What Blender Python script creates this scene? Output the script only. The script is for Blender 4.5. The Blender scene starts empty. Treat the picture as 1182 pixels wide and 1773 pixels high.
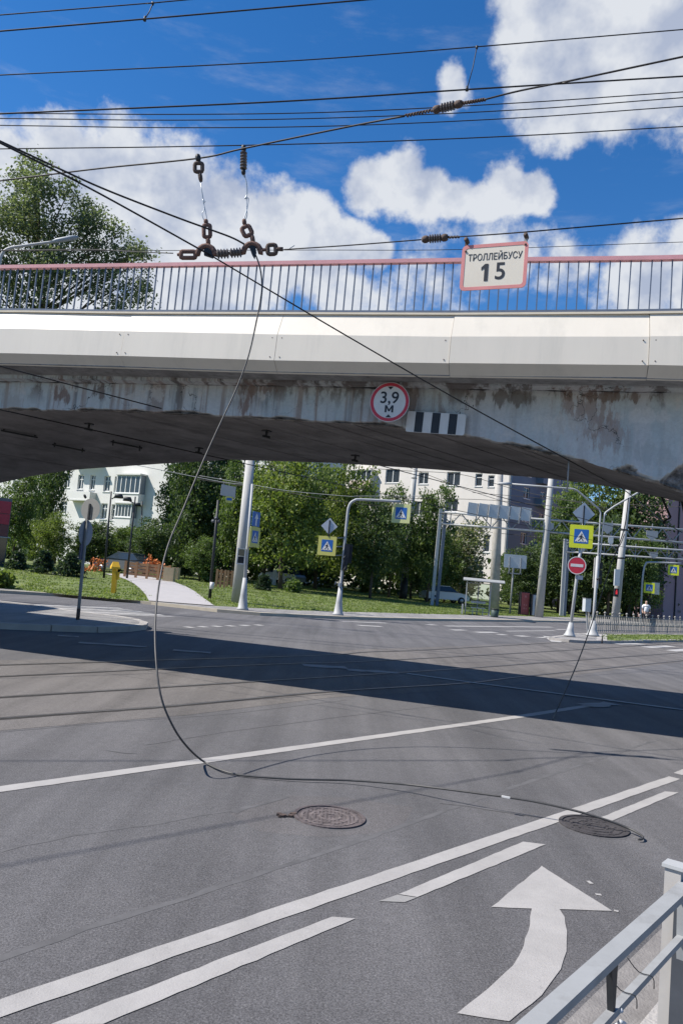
import bpy, math, random
import numpy as np
from mathutils import Vector, Matrix, Quaternion

SC = bpy.context.scene
COL = SC.collection
R = math.radians

# ------------------------------------------------------------------ camera
F_PX, W_PX, H_PX, EYE = 1333.0, 1182.0, 1773.0, 1.7
ROLL = math.atan(0.088)
PITCH = math.atan((1003 - 886.5) * math.cos(ROLL) / F_PX)
FWD = Vector((0, math.cos(PITCH), math.sin(PITCH)))
UPC = Vector((0, -math.sin(PITCH), math.cos(PITCH)))
XAX = Vector((1, 0, 0))
CAMP = Vector((0, 0, EYE))
cam_d = bpy.data.cameras.new('camera'); cam = bpy.data.objects.new('camera', cam_d); COL.objects.link(cam)
rx = XAX * math.cos(ROLL) + UPC * math.sin(ROLL)
ry = -XAX * math.sin(ROLL) + UPC * math.cos(ROLL)
m = Matrix((rx, ry, -FWD)).transposed().to_4x4(); m.translation = CAMP
cam.matrix_world = m
cam_d.sensor_fit = 'VERTICAL'; cam_d.sensor_height = 24.0; cam_d.sensor_width = 16.0
cam_d.lens = 24.0 * F_PX / H_PX
cam_d.clip_start = 0.05; cam_d.clip_end = 6000
SC.camera = cam

# --- surveying helpers: a sight line meets the ground, a vertical plane or a given distance
def ray(px, py):
    u = (px - W_PX / 2) / F_PX; v = -(py - H_PX / 2) / F_PX
    return rx * u + ry * v + FWD
def G(px, py, z=0.0):
    d = ray(px, py); return CAMP + d * ((z - EYE) / d.z)
def D(px, py, Y):
    d = ray(px, py); return CAMP + d * (Y / d.y)
def PL(px, py, p0, n):
    d = ray(px, py); return CAMP + d * ((p0 - CAMP).dot(n) / d.dot(n))

# ------------------------------------------------------------------ light
SUN_EL, SUN_STR, SKY_STR, EXPO = 48.0, 5.0, 0.05, 0.64
SUN_DIR = Vector((-math.cos(R(SUN_EL)), -0.04, math.sin(R(SUN_EL)))).normalized()   # towards the sun: from the left
world = bpy.data.worlds.new('World'); SC.world = world; world.use_nodes = True
sd = bpy.data.lights.new('sun', 'SUN'); sd.energy = SUN_STR; sd.angle = R(0.53); sd.color = (1.0, 0.95, 0.87)
sun = bpy.data.objects.new('sun', sd); COL.objects.link(sun)
sun.rotation_euler = SUN_DIR.to_track_quat('Z', 'Y').to_euler(); sun.location = (-30, 0, 40)
SC.view_settings.view_transform = 'Standard'; SC.view_settings.look = 'None'
SC.view_settings.exposure = EXPO; SC.view_settings.gamma = 1.0; SC.view_settings.use_curve_mapping = False

def build_world():
    nt = world.node_tree; nt.nodes.clear()
    def nd(t, **kw):
        n = nt.nodes.new(t)
        for k, v in kw.items(): setattr(n, k, v)
        return n
    L = nt.links.new
    out = nd('ShaderNodeOutputWorld'); bg = nd('ShaderNodeBackground'); bg.inputs['Strength'].default_value = SKY_STR
    L(bg.outputs[0], out.inputs[0])
    sky = nd('ShaderNodeTexSky', sky_type='NISHITA'); sky.sun_disc = False
    sky.sun_elevation = R(SUN_EL); sky.sun_rotation = math.atan2(SUN_DIR.x, SUN_DIR.y)
    sky.altitude = 0; sky.air_density = 1.0; sky.dust_density = 0.0; sky.ozone_density = 2.5
    tint = nd('ShaderNodeMix', data_type='RGBA', blend_type='MULTIPLY'); tint.inputs[0].default_value = 1
    hs = nd('ShaderNodeHueSaturation'); hs.inputs['Saturation'].default_value = 1.33; hs.inputs['Value'].default_value = 1.72
    L(sky.outputs[0], hs.inputs['Color'])
    geo = nd('ShaderNodeNewGeometry')
    def vm(op, a, b=None, c=None):
        n = nd('ShaderNodeVectorMath', operation=op)
        for i, q in enumerate((a, b, c)):
            if q is None: continue
            if hasattr(q, 'is_output'): L(q, n.inputs[i])
            else:
                try: n.inputs[i].default_value = q
                except TypeError: n.inputs[i].default_value = (q, q, q)
        return n
    def ma(op, a, b=None, c=None):
        n = nd('ShaderNodeMath', operation=op)
        for i, q in enumerate((a, b, c)):
            if q is None: continue
            if hasattr(q, 'is_output'): L(q, n.inputs[i])
            else: n.inputs[i].default_value = q
        return n.outputs[0]
    tc = nd('ShaderNodeTexCoord')
    dirn = vm('NORMALIZE', tc.outputs['Generated']).outputs[0]
    def noise(vec, scale, detail, rough, lac=2.1):
        n = nd('ShaderNodeTexNoise'); n.inputs['Scale'].default_value = scale; n.inputs['Detail'].default_value = detail
        n.inputs['Roughness'].default_value = rough; n.inputs['Lacunarity'].default_value = lac
        L(vec, n.inputs['Vector']); return n
    # billow-shaped displacement of the sight direction
    wob = noise(dirn, 9.0, 5, 0.6)
    off = vm('SUBTRACT', wob.outputs['Color'], (0.5, 0.5, 0.5)).outputs[0]
    warped = vm('ADD', dirn, vm('SCALE', off).outputs[0])
    warped.inputs[1].links[0].from_node.inputs['Scale'].default_value = 0.05
    wd = warped.outputs[0]
    fb = noise(dirn, 15.0, 9, 0.60).outputs['Fac']
    lightv = (SUN_DIR * 0.035 + Vector((0, 0, 0.02)))
    fb2 = noise(vm('ADD', dirn, tuple(lightv)).outputs[0], 15.0, 4, 0.55).outputs['Fac']
    fb3 = noise(dirn, 15.0, 4, 0.55).outputs['Fac']
    blobs = [(950, 20, 120, 1), (1040, 20, 160, 1), (1150, 50, 160, 1), (1000, 120, 120, 1), (1090, 120, 115, 1), (945, 165, 70, .85), (1010, 200, 62, .8), (1070, 190, 60, .8),
             (1300, 60, 170, 1), (1060, -120, 190, 1), (788, 150, 40, .68), (775, 175, 26, .6),
             (648, 322, 58, 1), (690, 312, 62, 1), (735, 335, 56, 1), (785, 346, 50, 1), (835, 348, 48, 1), (880, 328, 64, 1), (925, 332, 50, 1),
             (10, 320, 115, 1), (110, 305, 100, 1), (210, 315, 100, 1), (300, 340, 105, 1), (390, 378, 100, 1), (480, 378, 74, 1), (545, 385, 66, 1), (600, 418, 56, 1),
             (645, 432, 40, .95), (100, 430, 170, 1), (280, 450, 140, 1), (440, 455, 100, 1), (545, 455, 75, .85), (-150, 330, 190, 1), (-60, 480, 190, 1),
             (1120, 485, 115, .75), (1000, 455, 85, .42), (870, 440, 75, .42), (760, 490, 100, .40), (1260, 470, 140, .9), (350, 520, 160, .7), (600, 510, 110, .50), (150, 560, 170, .9)]
    cur = None
    for (bx, by, br, w) in blobs:
        c = ray(bx, by).normalized()
        dd = vm('DISTANCE', wd, tuple(c)).outputs['Value']
        val = ma('MULTIPLY_ADD', dd, -w / (br / F_PX * 1.0), w)
        cur = val if cur is None else ma('SMOOTH_MAX', cur, val, 0.10)
    # the rest of the sky, outside the picture, carries the same kind of cumulus
    fdot = vm('DOT_PRODUCT', dirn, tuple(ray(591, 500).normalized())).outputs['Value']
    awaymask = nd('ShaderNodeMapRange'); awaymask.interpolation_type = 'SMOOTHSTEP'
    L(fdot, awaymask.inputs[0]); awaymask.inputs[1].default_value = 0.72; awaymask.inputs[2].default_value = 0.55
    big = noise(wd, 2.6, 3, 0.5).outputs['Fac']
    bigv = ma('MULTIPLY_ADD', big, 4.0, -2.75)
    gen = ma('ADD', bigv, ma('MULTIPLY_ADD', awaymask.outputs[0], 3.0, -3.0))
    cur = ma('MAXIMUM', cur, gen)
    dens0 = ma('ADD', cur, ma('MULTIPLY_ADD', fb, 1.15, -0.58))
    dens = nd('ShaderNodeMapRange'); dens.interpolation_type = 'SMOOTHSTEP'
    L(dens0, dens.inputs[0]); dens.inputs[1].default_value = 0.08; dens.inputs[2].default_value = 0.42
    # thin veils
    wv = vm('MULTIPLY', dirn, (5, 5, 22)).outputs[0]
    wn = noise(wv, 1.6, 6, 0.6).outputs['Fac']
    veil = nd('ShaderNodeMapRange'); veil.interpolation_type = 'SMOOTHSTEP'
    L(wn, veil.inputs[0]); veil.inputs[1].default_value = 0.52; veil.inputs[2].default_value = 0.85; veil.inputs[4].default_value = 0.22
    tot = ma('MAXIMUM', dens.outputs[0], veil.outputs[0])
    tot = ma('MULTIPLY', tot, 0.97)
    emb = ma('MULTIPLY_ADD', ma('SUBTRACT', fb3, fb2), 3.0, 0.62)
    thick = nd('ShaderNodeMapRange'); L(cur, thick.inputs[0]); thick.inputs[1].default_value = 0.3; thick.inputs[2].default_value = 1.1
    thick.inputs[3].default_value = 0.12; thick.inputs[4].default_value = -0.12
    sh = ma('ADD', emb, thick.outputs[0]); shc = nd('ShaderNodeClamp'); L(sh, shc.inputs[0])
    k = 1.0 / (SKY_STR * 2 ** EXPO)
    cc = nd('ShaderNodeMix', data_type='RGBA'); L(shc.outputs[0], cc.inputs[0])
    cc.inputs[6].default_value = (0.44 * k, 0.50 * k, 0.64 * k, 1); cc.inputs[7].default_value = (0.76 * k, 0.79 * k, 0.84 * k, 1)
    mx = nd('ShaderNodeMix', data_type='RGBA'); L(tot, mx.inputs[0]); L(hs.outputs[0], tint.inputs[6]); tint.inputs[7].default_value = (.98, 1.0, 1.12, 1); L(tint.outputs[2], mx.inputs[6]); L(cc.outputs[2], mx.inputs[7])
    L(mx.outputs[2], bg.inputs['Color'])
build_world()

# ------------------------------------------------------------------ materials
MATS = {}
def new_mat(name):
    mt = bpy.data.materials.new(name); mt.use_nodes = True
    nt = mt.node_tree; b = nt.nodes['Principled BSDF']; return mt, nt, b
def mat(name, col, rough=0.7, metal=0.0, var=0.12, scale=6.0, bump=0.0, bscale=60.0, dirt=None, dirt_amt=0.0, dirt_scale=2.0, stretch=(1, 1, 1), spec=0.4):
    if name in MATS: return MATS[name]
    mt, nt, b = new_mat(name); L = nt.links.new
    tc = nt.nodes.new('ShaderNodeTexCoord'); mp = nt.nodes.new('ShaderNodeMapping'); mp.inputs['Scale'].default_value = stretch
    L(tc.outputs['Object'], mp.inputs[0])
    n = nt.nodes.new('ShaderNodeTexNoise'); n.inputs['Scale'].default_value = scale; n.inputs['Detail'].default_value = 6; n.inputs['Roughness'].default_value = 0.65
    L(mp.outputs[0], n.inputs['Vector'])
    r = nt.nodes.new('ShaderNodeValToRGB'); r.color_ramp.elements[0].position = 0.3; r.color_ramp.elements[1].position = 0.72
    r.color_ramp.elements[0].color = tuple(max(0, c * (1 - var)) for c in col) + (1,)
    r.color_ramp.elements[1].color = tuple(min(1, c * (1 + var)) for c in col) + (1,)
    L(n.outputs['Fac'], r.inputs[0]); src = r.outputs[0]
    if dirt:
        n2 = nt.nodes.new('ShaderNodeTexNoise'); n2.inputs['Scale'].default_value = dirt_scale; n2.inputs['Detail'].default_value = 8; n2.inputs['Roughness'].default_value = 0.7
        L(mp.outputs[0], n2.inputs['Vector'])
        r2 = nt.nodes.new('ShaderNodeMapRange'); r2.inputs[1].default_value = 0.5; r2.inputs[2].default_value = 0.72; r2.inputs[4].default_value = dirt_amt
        L(n2.outputs['Fac'], r2.inputs[0])
        mx = nt.nodes.new('ShaderNodeMix'); mx.data_type = 'RGBA'; L(r2.outputs[0], mx.inputs[0]); L(src, mx.inputs[6]); mx.inputs[7].default_value = tuple(dirt) + (1,)
        src = mx.outputs[2]
    L(src, b.inputs['Base Color']); b.inputs['Roughness'].default_value = rough; b.inputs['Metallic'].default_value = metal
    b.inputs['Specular IOR Level'].default_value = spec
    if bump:
        n3 = nt.nodes.new('ShaderNodeTexNoise'); n3.inputs['Scale'].default_value = bscale; n3.inputs['Detail'].default_value = 5
        L(tc.outputs['Object'], n3.inputs['Vector'])
        bp = nt.nodes.new('ShaderNodeBump'); bp.inputs['Strength'].default_value = bump; bp.inputs['Distance'].default_value = 0.02
        L(n3.outputs['Fac'], bp.inputs['Height']); L(bp.outputs[0], b.inputs['Normal'])
    MATS[name] = mt; return mt

def asphalt(name, base, warm):
    mt, nt, b = new_mat(name); L = nt.links.new
    tc = nt.nodes.new('ShaderNodeTexCoord')
    def nz(scale, det, rough, vec=None):
        n = nt.nodes.new('ShaderNodeTexNoise'); n.inputs['Scale'].default_value = scale; n.inputs['Detail'].default_value = det; n.inputs['Roughness'].default_value = rough
        L(vec or tc.outputs['Object'], n.inputs['Vector']); return n.outputs['Fac']
    def ramp(f, p0, c0, p1, c1):
        r = nt.nodes.new('ShaderNodeValToRGB'); e = r.color_ramp.elements; e[0].position = p0; e[1].position = p1; e[0].color = c0; e[1].color = c1
        L(f, r.inputs[0]); return r.outputs[0]
    def mul(a, c):
        n = nt.nodes.new('ShaderNodeMix'); n.data_type = 'RGBA'; n.blend_type = 'MULTIPLY'; n.inputs[0].default_value = 1; L(a, n.inputs[6]); L(c, n.inputs[7]); return n.outputs[2]
    g = lambda v: (v, v, v, 1)
    bc = ramp(nz(0.35, 5, 0.6), 0.3, tuple(c * 0.88 for c in base) + (1,), 0.7, tuple(c * 1.1 for c in warm) + (1,))
    fine = ramp(nz(85, 3, 0.75), 0.36, g(0.62), 0.66, g(1.42))
    mid = ramp(nz(16, 6, 0.7), 0.3, g(0.86), 0.7, g(1.13))
    # long streaks worn by wheels, along the road
    mp = nt.nodes.new('ShaderNodeMapping'); mp.inputs['Rotation'].default_value = (0, 0, R(43)); mp.inputs['Scale'].default_value = (1.4, 0.06, 1)
    L(tc.outputs['Object'], mp.inputs[0])
    st = ramp(nz(1.6, 5, 0.6, mp.outputs[0]), 0.35, g(0.80), 0.65, g(1.12))
    spots = mul(ramp(nz(5.5, 8, 0.75), 0.62, g(1.0), 0.74, g(0.70)), ramp(nz(.9, 7, .7), .56, g(1), .68, g(.86)))
    c = mul(mul(mul(mul(bc, fine), mid), st), spots)
    # pale aggregate chips
    v = nt.nodes.new('ShaderNodeTexVoronoi'); v.inputs['Scale'].default_value = 42; L(tc.outputs['Object'], v.inputs['Vector'])
    chip = nt.nodes.new('ShaderNodeMapRange'); L(v.outputs['Distance'], chip.inputs[0]); chip.inputs[1].default_value = 0.17; chip.inputs[2].default_value = 0.05; chip.inputs[4].default_value = 0.55
    mx = nt.nodes.new('ShaderNodeMix'); mx.data_type = 'RGBA'; L(chip.outputs[0], mx.inputs[0]); L(c, mx.inputs[6]); mx.inputs[7].default_value = (0.26, 0.25, 0.24, 1)
    L(mx.outputs[2], b.inputs['Base Color']); b.inputs['Roughness'].default_value = 0.88; b.inputs['Specular IOR Level'].default_value = 0.3
    bp = nt.nodes.new('ShaderNodeBump'); bp.inputs['Strength'].default_value = 0.55; bp.inputs['Distance'].default_value = 0.012
    L(nz(110, 4, 0.7), bp.inputs['Height']); L(bp.outputs[0], b.inputs['Normal'])
    MATS[name] = mt; return mt

def paint_mat(name, col, wear=0.35):
    mt, nt, b = new_mat(name); L = nt.links.new
    tc = nt.nodes.new('ShaderNodeTexCoord')
    def nz(s, d, r):
        n = nt.nodes.new('ShaderNodeTexNoise'); n.inputs['Scale'].default_value = s; n.inputs['Detail'].default_value = d; n.inputs['Roughness'].default_value = r
        L(tc.outputs['Object'], n.inputs['Vector']); return n.outputs['Fac']
    a = nt.nodes.new('ShaderNodeValToRGB'); a.color_ramp.elements[0].position = .3; a.color_ramp.elements[1].position = .7
    a.color_ramp.elements[0].color = tuple(c * .78 for c in col) + (1,); a.color_ramp.elements[1].color = tuple(col) + (1,)
    L(nz(3, 7, .7), a.inputs[0])
    w = nt.nodes.new('ShaderNodeMapRange'); L(nz(26, 8, .78), w.inputs[0]); w.inputs[1].default_value = .57; w.inputs[2].default_value = .66; w.inputs[4].default_value = wear
    mx = nt.nodes.new('ShaderNodeMix'); mx.data_type = 'RGBA'; L(w.outputs[0], mx.inputs[0]); L(a.outputs[0], mx.inputs[6]); mx.inputs[7].default_value = (.2, .19, .19, 1)
    L(mx.outputs[2], b.inputs['Base Color']); b.inputs['Roughness'].default_value = .8
    bp = nt.nodes.new('ShaderNodeBump'); bp.inputs['Strength'].default_value = .35; bp.inputs['Distance'].default_value = .01
    L(nz(110, 4, .7), bp.inputs['Height']); L(bp.outputs[0], b.inputs['Normal'])
    MATS[name] = mt; return mt

def leaf_mat(name, c0, c1, c2):
    mt, nt, b = new_mat(name); L = nt.links.new
    geo = nt.nodes.new('ShaderNodeNewGeometry'); r = nt.nodes.new('ShaderNodeValToRGB')
    e = r.color_ramp.elements; e[0].color = tuple(c0) + (1,); e[1].color = tuple(c2) + (1,); k = e.new(.55); k.color = tuple(c1) + (1,)
    L(geo.outputs['Random Per Island'], r.inputs[0]); L(r.outputs[0], b.inputs['Base Color'])
    b.inputs['Roughness'].default_value = .55; b.inputs['Specular IOR Level'].default_value = .35
    tr = nt.nodes.new('ShaderNodeBsdfTranslucent'); tg = nt.nodes.new('ShaderNodeMix'); tg.data_type = 'RGBA'; tg.blend_type = 'MULTIPLY'; tg.inputs[0].default_value = 1; tg.inputs[7].default_value = (1.7, 1.8, .9, 1); L(r.outputs[0], tg.inputs[6]); L(tg.outputs[2], tr.inputs['Color'])
    ms = nt.nodes.new('ShaderNodeMixShader'); ms.inputs[0].default_value = .36; L(b.outputs[0], ms.inputs[1]); L(tr.outputs[0], ms.inputs[2])
    L(ms.outputs[0], nt.nodes['Material Output'].inputs['Surface'])
    MATS[name] = mt; return mt

# individual stains on the beam: place along the bridge, height, half sizes, colour, strength
STAINS = [(-8.05 + 4, 4.35, .16, .24, (.19, .125, .10), .85), (-7.3 + 4, 4.42, .14, .2, (.15, .11, .095), .85), (-4.75 + 4, 4.28, .10, .30, (.20, .13, .105), .85), (-4.6 + 4, 4.47, .28, .10, (.19, .13, .105), .8),
          (.25 + 4, 4.25, .42, .34, (.27, .20, .17), .75), (-.85 + 4, 4.45, .5, .12, (.12, .10, .085), .8), (.55 + 4, 3.95, .2, .34, (.30, .23, .2), .6), (-.1 + 4, 4.08, .42, .15, (.56, .55, .52), .7), (.95 + 4, 4.2, .35, .10, (.58, .57, .55), .7),
          (-2.2 + 4, 4.3, .10, .35, (.22, .16, .135), .75), (-1.75 + 4, 4.2, .08, .4, (.2, .155, .13), .6), (.45 + 4, 4.46, .45, .09, (.16, .11, .085), .8), (1.1 + 4, 3.75, .4, .2, (.36, .38, .38), .6), (-5.9 + 4, 4.3, .06, .3, (.12, .11, .105), .7), (-9.0 + 4, 4.2, .25, .3, (.36, .34, .31), .6)]
def beam_mat():
    mt, nt, b = new_mat('stained_concrete'); L = nt.links.new
    tc = nt.nodes.new('ShaderNodeTexCoord'); mp = nt.nodes.new('ShaderNodeMapping'); mp.inputs['Rotation'].default_value = (0, 0, R(16)); L(tc.outputs['Object'], mp.inputs[0])
    def sc(s):
        n = nt.nodes.new('ShaderNodeVectorMath'); n.operation = 'MULTIPLY'; L(mp.outputs[0], n.inputs[0]); n.inputs[1].default_value = s; return n.outputs[0]
    def nz(vec, s, d, r):
        n = nt.nodes.new('ShaderNodeTexNoise'); n.inputs['Scale'].default_value = s; n.inputs['Detail'].default_value = d; n.inputs['Roughness'].default_value = r; L(vec, n.inputs['Vector']); return n.outputs['Fac']
    def mr(f, a, c, o=1.0):
        n = nt.nodes.new('ShaderNodeMapRange'); n.interpolation_type = 'SMOOTHSTEP'; L(f, n.inputs[0]); n.inputs[1].default_value = a; n.inputs[2].default_value = c; n.inputs[4].default_value = o; return n.outputs[0]
    def mixc(f, a, c):
        n = nt.nodes.new('ShaderNodeMix'); n.data_type = 'RGBA'; L(f, n.inputs[0])
        if hasattr(a, 'is_output'): L(a, n.inputs[6])
        else: n.inputs[6].default_value = tuple(a) + (1,)
        if hasattr(c, 'is_output'): L(c, n.inputs[7])
        else: n.inputs[7].default_value = tuple(c) + (1,)
        return n.outputs[2]
    def mul(a, c):
        n = nt.nodes.new('ShaderNodeMath'); n.operation = 'MULTIPLY'; L(a, n.inputs[0])
        if hasattr(c, 'is_output'): L(c, n.inputs[1])
        else: n.inputs[1].default_value = c
        return n.outputs[0]
    base = mixc(mr(nz(sc((1, 1, 1)), .9, 6, .65), .3, .7), (.40, .455, .475), (.52, .54, .525))
    base = mixc(mr(nz(sc((3.2, 1, .25)), 1.3, 5, .6), .42, .60, .8), base, (.5, .5, .5))          # lime runs
    sx_ = nt.nodes.new('ShaderNodeSeparateXYZ'); L(mp.outputs[0], sx_.inputs[0]); left = nt.nodes.new('ShaderNodeMapRange'); left.interpolation_type = 'SMOOTHSTEP'; L(sx_.outputs['X'], left.inputs[0]); left.inputs[1].default_value = 1.2; left.inputs[2].default_value = 3.6; left.inputs[3].default_value = 1.0; left.inputs[4].default_value = .22; left = left.outputs[0]
    base = mixc(mul(left, mr(nz(sc((4.5, 1, .22)), 1.2, 6, .62), .50, .62, .8)), base, (.27, .21, .18))   # rusty brown runs
    base = mixc(mul(left, mr(nz(sc((7, 1, .3)), 1.0, 6, .6), .54, .68, .75)), base, (.16, .165, .175))      # dark water runs
    base = mixc(mr(nz(sc((2.2, 1, 2.4)), 1.0, 7, .7), .57, .62, .65), base, (.55, .52, .49))
    sep = nt.nodes.new('ShaderNodeSeparateXYZ'); L(tc.outputs['Object'], sep.inputs[0])
    top = mr(sep.outputs['Z'], 4.05, 4.6)
    base = mixc(mul(top, mr(nz(sc((2.0, 1, .9)), 1.0, 6, .65), .52, .60, .9)), base, (.12, .10, .09))   # damp stains hanging from the joint
    base = mixc(mul(top, mr(nz(sc((7, 1, .5)), 1.0, 5, .6), .58, .68, .8)), base, (.07, .065, .06))
    wob_ = nt.nodes.new('ShaderNodeTexNoise'); wob_.inputs['Scale'].default_value = 3.2; wob_.inputs['Detail'].default_value = 6; wob_.inputs['Roughness'].default_value = .65; L(sc((2.4, 1, .7)), wob_.inputs['Vector'])
    for (ss, zz, ws, wz, col, amt) in STAINS:
        d_ = nt.nodes.new('ShaderNodeVectorMath'); d_.operation = 'SUBTRACT'; L(mp.outputs[0], d_.inputs[0]); d_.inputs[1].default_value = (ss, 0, zz)
        e_ = nt.nodes.new('ShaderNodeVectorMath'); e_.operation = 'MULTIPLY'; L(d_.outputs[0], e_.inputs[0]); e_.inputs[1].default_value = (1 / ws, 0, 1 / wz)
        l_ = nt.nodes.new('ShaderNodeVectorMath'); l_.operation = 'LENGTH'; L(e_.outputs[0], l_.inputs[0])
        q_ = nt.nodes.new('ShaderNodeMath'); q_.operation = 'MULTIPLY_ADD'; L(wob_.outputs['Fac'], q_.inputs[0]); q_.inputs[1].default_value = 5.0; q_.inputs[2].default_value = -2.45
        r_ = nt.nodes.new('ShaderNodeMath'); r_.operation = 'ADD'; L(q_.outputs[0], r_.inputs[0]); L(l_.outputs['Value'], r_.inputs[1])
        base = mixc(mr(r_.outputs[0], 1.1, .55, amt), base, col)    # flaked paint
    fine = mr(nz(sc((1, 1, 1)), 26, 6, .7), .35, .7, 1)
    base = mixc(mul(fine, .25), base, (.25, .25, .25))
    # cracks
    v = nt.nodes.new('ShaderNodeTexVoronoi'); v.feature = 'DISTANCE_TO_EDGE'; v.inputs['Scale'].default_value = .8
    wv = nt.nodes.new('ShaderNodeVectorMath'); wv.operation = 'ADD'; L(sc((1, 1, 1.2)), wv.inputs[0])
    nn = nt.nodes.new('ShaderNodeTexNoise'); nn.inputs['Scale'].default_value = 3; nn.inputs['Detail'].default_value = 6; L(sc((1, 1, 1)), nn.inputs['Vector'])
    s2 = nt.nodes.new('ShaderNodeVectorMath'); s2.operation = 'SCALE'; s2.inputs['Scale'].default_value = .9; L(nn.outputs['Color'], s2.inputs[0]); L(s2.outputs[0], wv.inputs[1])
    L(wv.outputs[0], v.inputs['Vector'])
    crk = mul(mr(v.outputs['Distance'], .006, .001), mr(nz(sc((1, 1, 1)), .8, 2, .5), .45, .6))
    base = mixc(crk, base, (.05, .05, .05))
    at = nt.nodes.new('ShaderNodeAttribute'); at.attribute_name = 'spall'
    spc = mixc(mr(nz(sc((1, 1, 1)), 9, 7, .7), .35, .68), (.07, .065, .06), (.30, .27, .25))
    base = mixc(at.outputs['Fac'], base, spc)
    L(base, b.inputs['Base Color']); b.inputs['Roughness'].default_value = .9; b.inputs['Specular IOR Level'].default_value = .2
    bp = nt.nodes.new('ShaderNodeBump'); bp.inputs['Strength'].default_value = .6; bp.inputs['Distance'].default_value = .02
    L(nz(sc((1, 1, 1)), 14, 9, .7), bp.inputs['Height']); L(bp.outputs[0], b.inputs['Normal'])
    MATS['beam'] = mt; return mt

def glass_mat(name, col=(.03, .04, .05), rough=.08):
    mt, nt, b = new_mat(name); b.inputs['Base Color'].default_value = tuple(col) + (1,); b.inputs['Roughness'].default_value = rough
    b.inputs['Specular IOR Level'].default_value = .6; MATS[name] = mt; return mt
def clear_glass():
    mt, nt, b = new_mat('clear_glass'); L = nt.links.new
    t = nt.nodes.new('ShaderNodeBsdfTransparent'); t.inputs[0].default_value = (.85, .93, .9, 1)
    g = nt.nodes.new('ShaderNodeBsdfGlossy'); g.inputs['Roughness'].default_value = .06
    fr = nt.nodes.new('ShaderNodeFresnel'); fr.inputs[0].default_value = 1.5
    ms = nt.nodes.new('ShaderNodeMixShader'); L(fr.outputs[0], ms.inputs[0]); L(t.outputs[0], ms.inputs[1]); L(g.outputs[0], ms.inputs[2])
    L(ms.outputs[0], nt.nodes['Material Output'].inputs['Surface']); MATS['clear_glass'] = mt; return mt

M_ASPH = asphalt('asphalt', (.106, .103, .107), (.120, .115, .117))
M_TRAM = asphalt('tram_asphalt', (.128, .118, .113), (.142, .130, .122))
M_PATCH = asphalt('patched_asphalt', (.112, .105, .106), (.124, .116, .116))
M_PAVE = asphalt('pavement_asphalt', (.22, .21, .205), (.25, .24, .23))
M_DUST = mat('dusty_gutter', (.20, .187, .178), .95, var=.2, scale=9, bump=.4, bscale=90, dirt=(.15, .14, .135), dirt_amt=.7, dirt_scale=3)
M_PAINT = paint_mat('road_paint', (.37, .352, .338), .45)
M_PAINTW = paint_mat('worn_road_paint', (.28, .27, .26), .8)
M_PAINTF = paint_mat('far_road_paint', (.40, .385, .37), .25)
M_CONC = mat('concrete', (.42, .40, .37), .9, var=.16, scale=3, bump=.4, bscale=40, dirt=(.2, .18, .16), dirt_amt=.4)
M_POLE = mat('pole_concrete', (.42, .41, .39), .9, var=.14, scale=2.2, bump=.3, bscale=25, stretch=(3, 3, .5), dirt=(.22, .21, .2), dirt_amt=.5)
M_KERB = mat('kerb_granite', (.38, .355, .33), .9, var=.18, scale=4, bump=.5, bscale=60, dirt=(.16, .14, .12), dirt_amt=.5)
M_KERBY = mat('far_kerb', (.42, .37, .29), .9, var=.12, scale=3)
M_PATH = mat('path_concrete', (.37, .35, .345), .9, var=.06, scale=2)
M_LAWN = mat('lawn_soil', (.105, .135, .036), .95, var=.45, scale=.6, dirt=(.15, .14, .06), dirt_amt=.6, dirt_scale=.5)
M_EARTH = mat('earth', (.10, .10, .05), .95, var=.3, scale=.2)
M_STEELG = mat('galvanised_steel', (.48, .50, .51), .45, .55, var=.12, scale=8, dirt=(.3, .3, .3), dirt_amt=.3)
M_GREYP = mat('grey_paint', (.285, .29, .292), .8, 0, var=.1, scale=5, dirt=(.17, .165, .16), dirt_amt=.55, dirt_scale=9, spec=.2)
M_LIGHTP = mat('pale_grey_paint', (.37, .375, .375), .55, 0, var=.07, scale=5, dirt=(.33, .32, .3), dirt_amt=.3)
M_BACK = mat('sign_back_grey', (.50, .52, .54), .5, .2, var=.08, scale=6)
M_FENCE = mat('fence_paint', (.27, .255, .235), .7, var=.15, scale=6)
M_BEIGEP = mat('beige_grey_paint', (.36, .34, .32), .6, var=.1, scale=9)
M_DARKP_SH = mat('dark_paint_and_shade', (.05, .055, .065), .55, var=.2, scale=9)
M_DARK = mat('dark_metal', (.03, .032, .035), .55, .3, var=.25, scale=10)
M_WIRE = mat('weathered_copper_wire', (.028, .026, .026), .6, .3, var=.2, scale=10)
M_CABLE = mat('loose_cable', (.075, .072, .07), .55, .3, var=.2, scale=20)
M_IRON = mat('rusty_iron', (.10, .07, .058), .8, .15, var=.35, scale=18, bump=.3, bscale=90)
M_RUST = mat('reddish_rust', (.16, .09, .07), .85, .05, var=.3, scale=22, bump=.3, bscale=90)
M_PORC = mat('insulator_ceramic', (.12, .10, .09), .4, 0, var=.25, scale=14)
M_FASC = mat('fascia_paint', (.63, .58, .50), .5, 0, var=.04, scale=1.5, dirt=(.50, .47, .41), dirt_amt=.55, dirt_scale=1.6, stretch=(1.6, 1.6, .18))
M_COPE = mat('coping_paint', (.70, .61, .47), .7, 0, var=.08, scale=4)
M_SLAB = mat('slab_concrete', (.27, .27, .265), .9, var=.4, scale=4, bump=.5, bscale=20, dirt=(.085, .078, .075), dirt_amt=.95, stretch=(2, 2, .6))
M_SOFF = mat('soffit_concrete', (.215, .203, .196), .95, var=.35, scale=1.2, bump=.6, bscale=16, dirt=(.09, .08, .075), dirt_amt=.7, dirt_scale=1.5)
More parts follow.
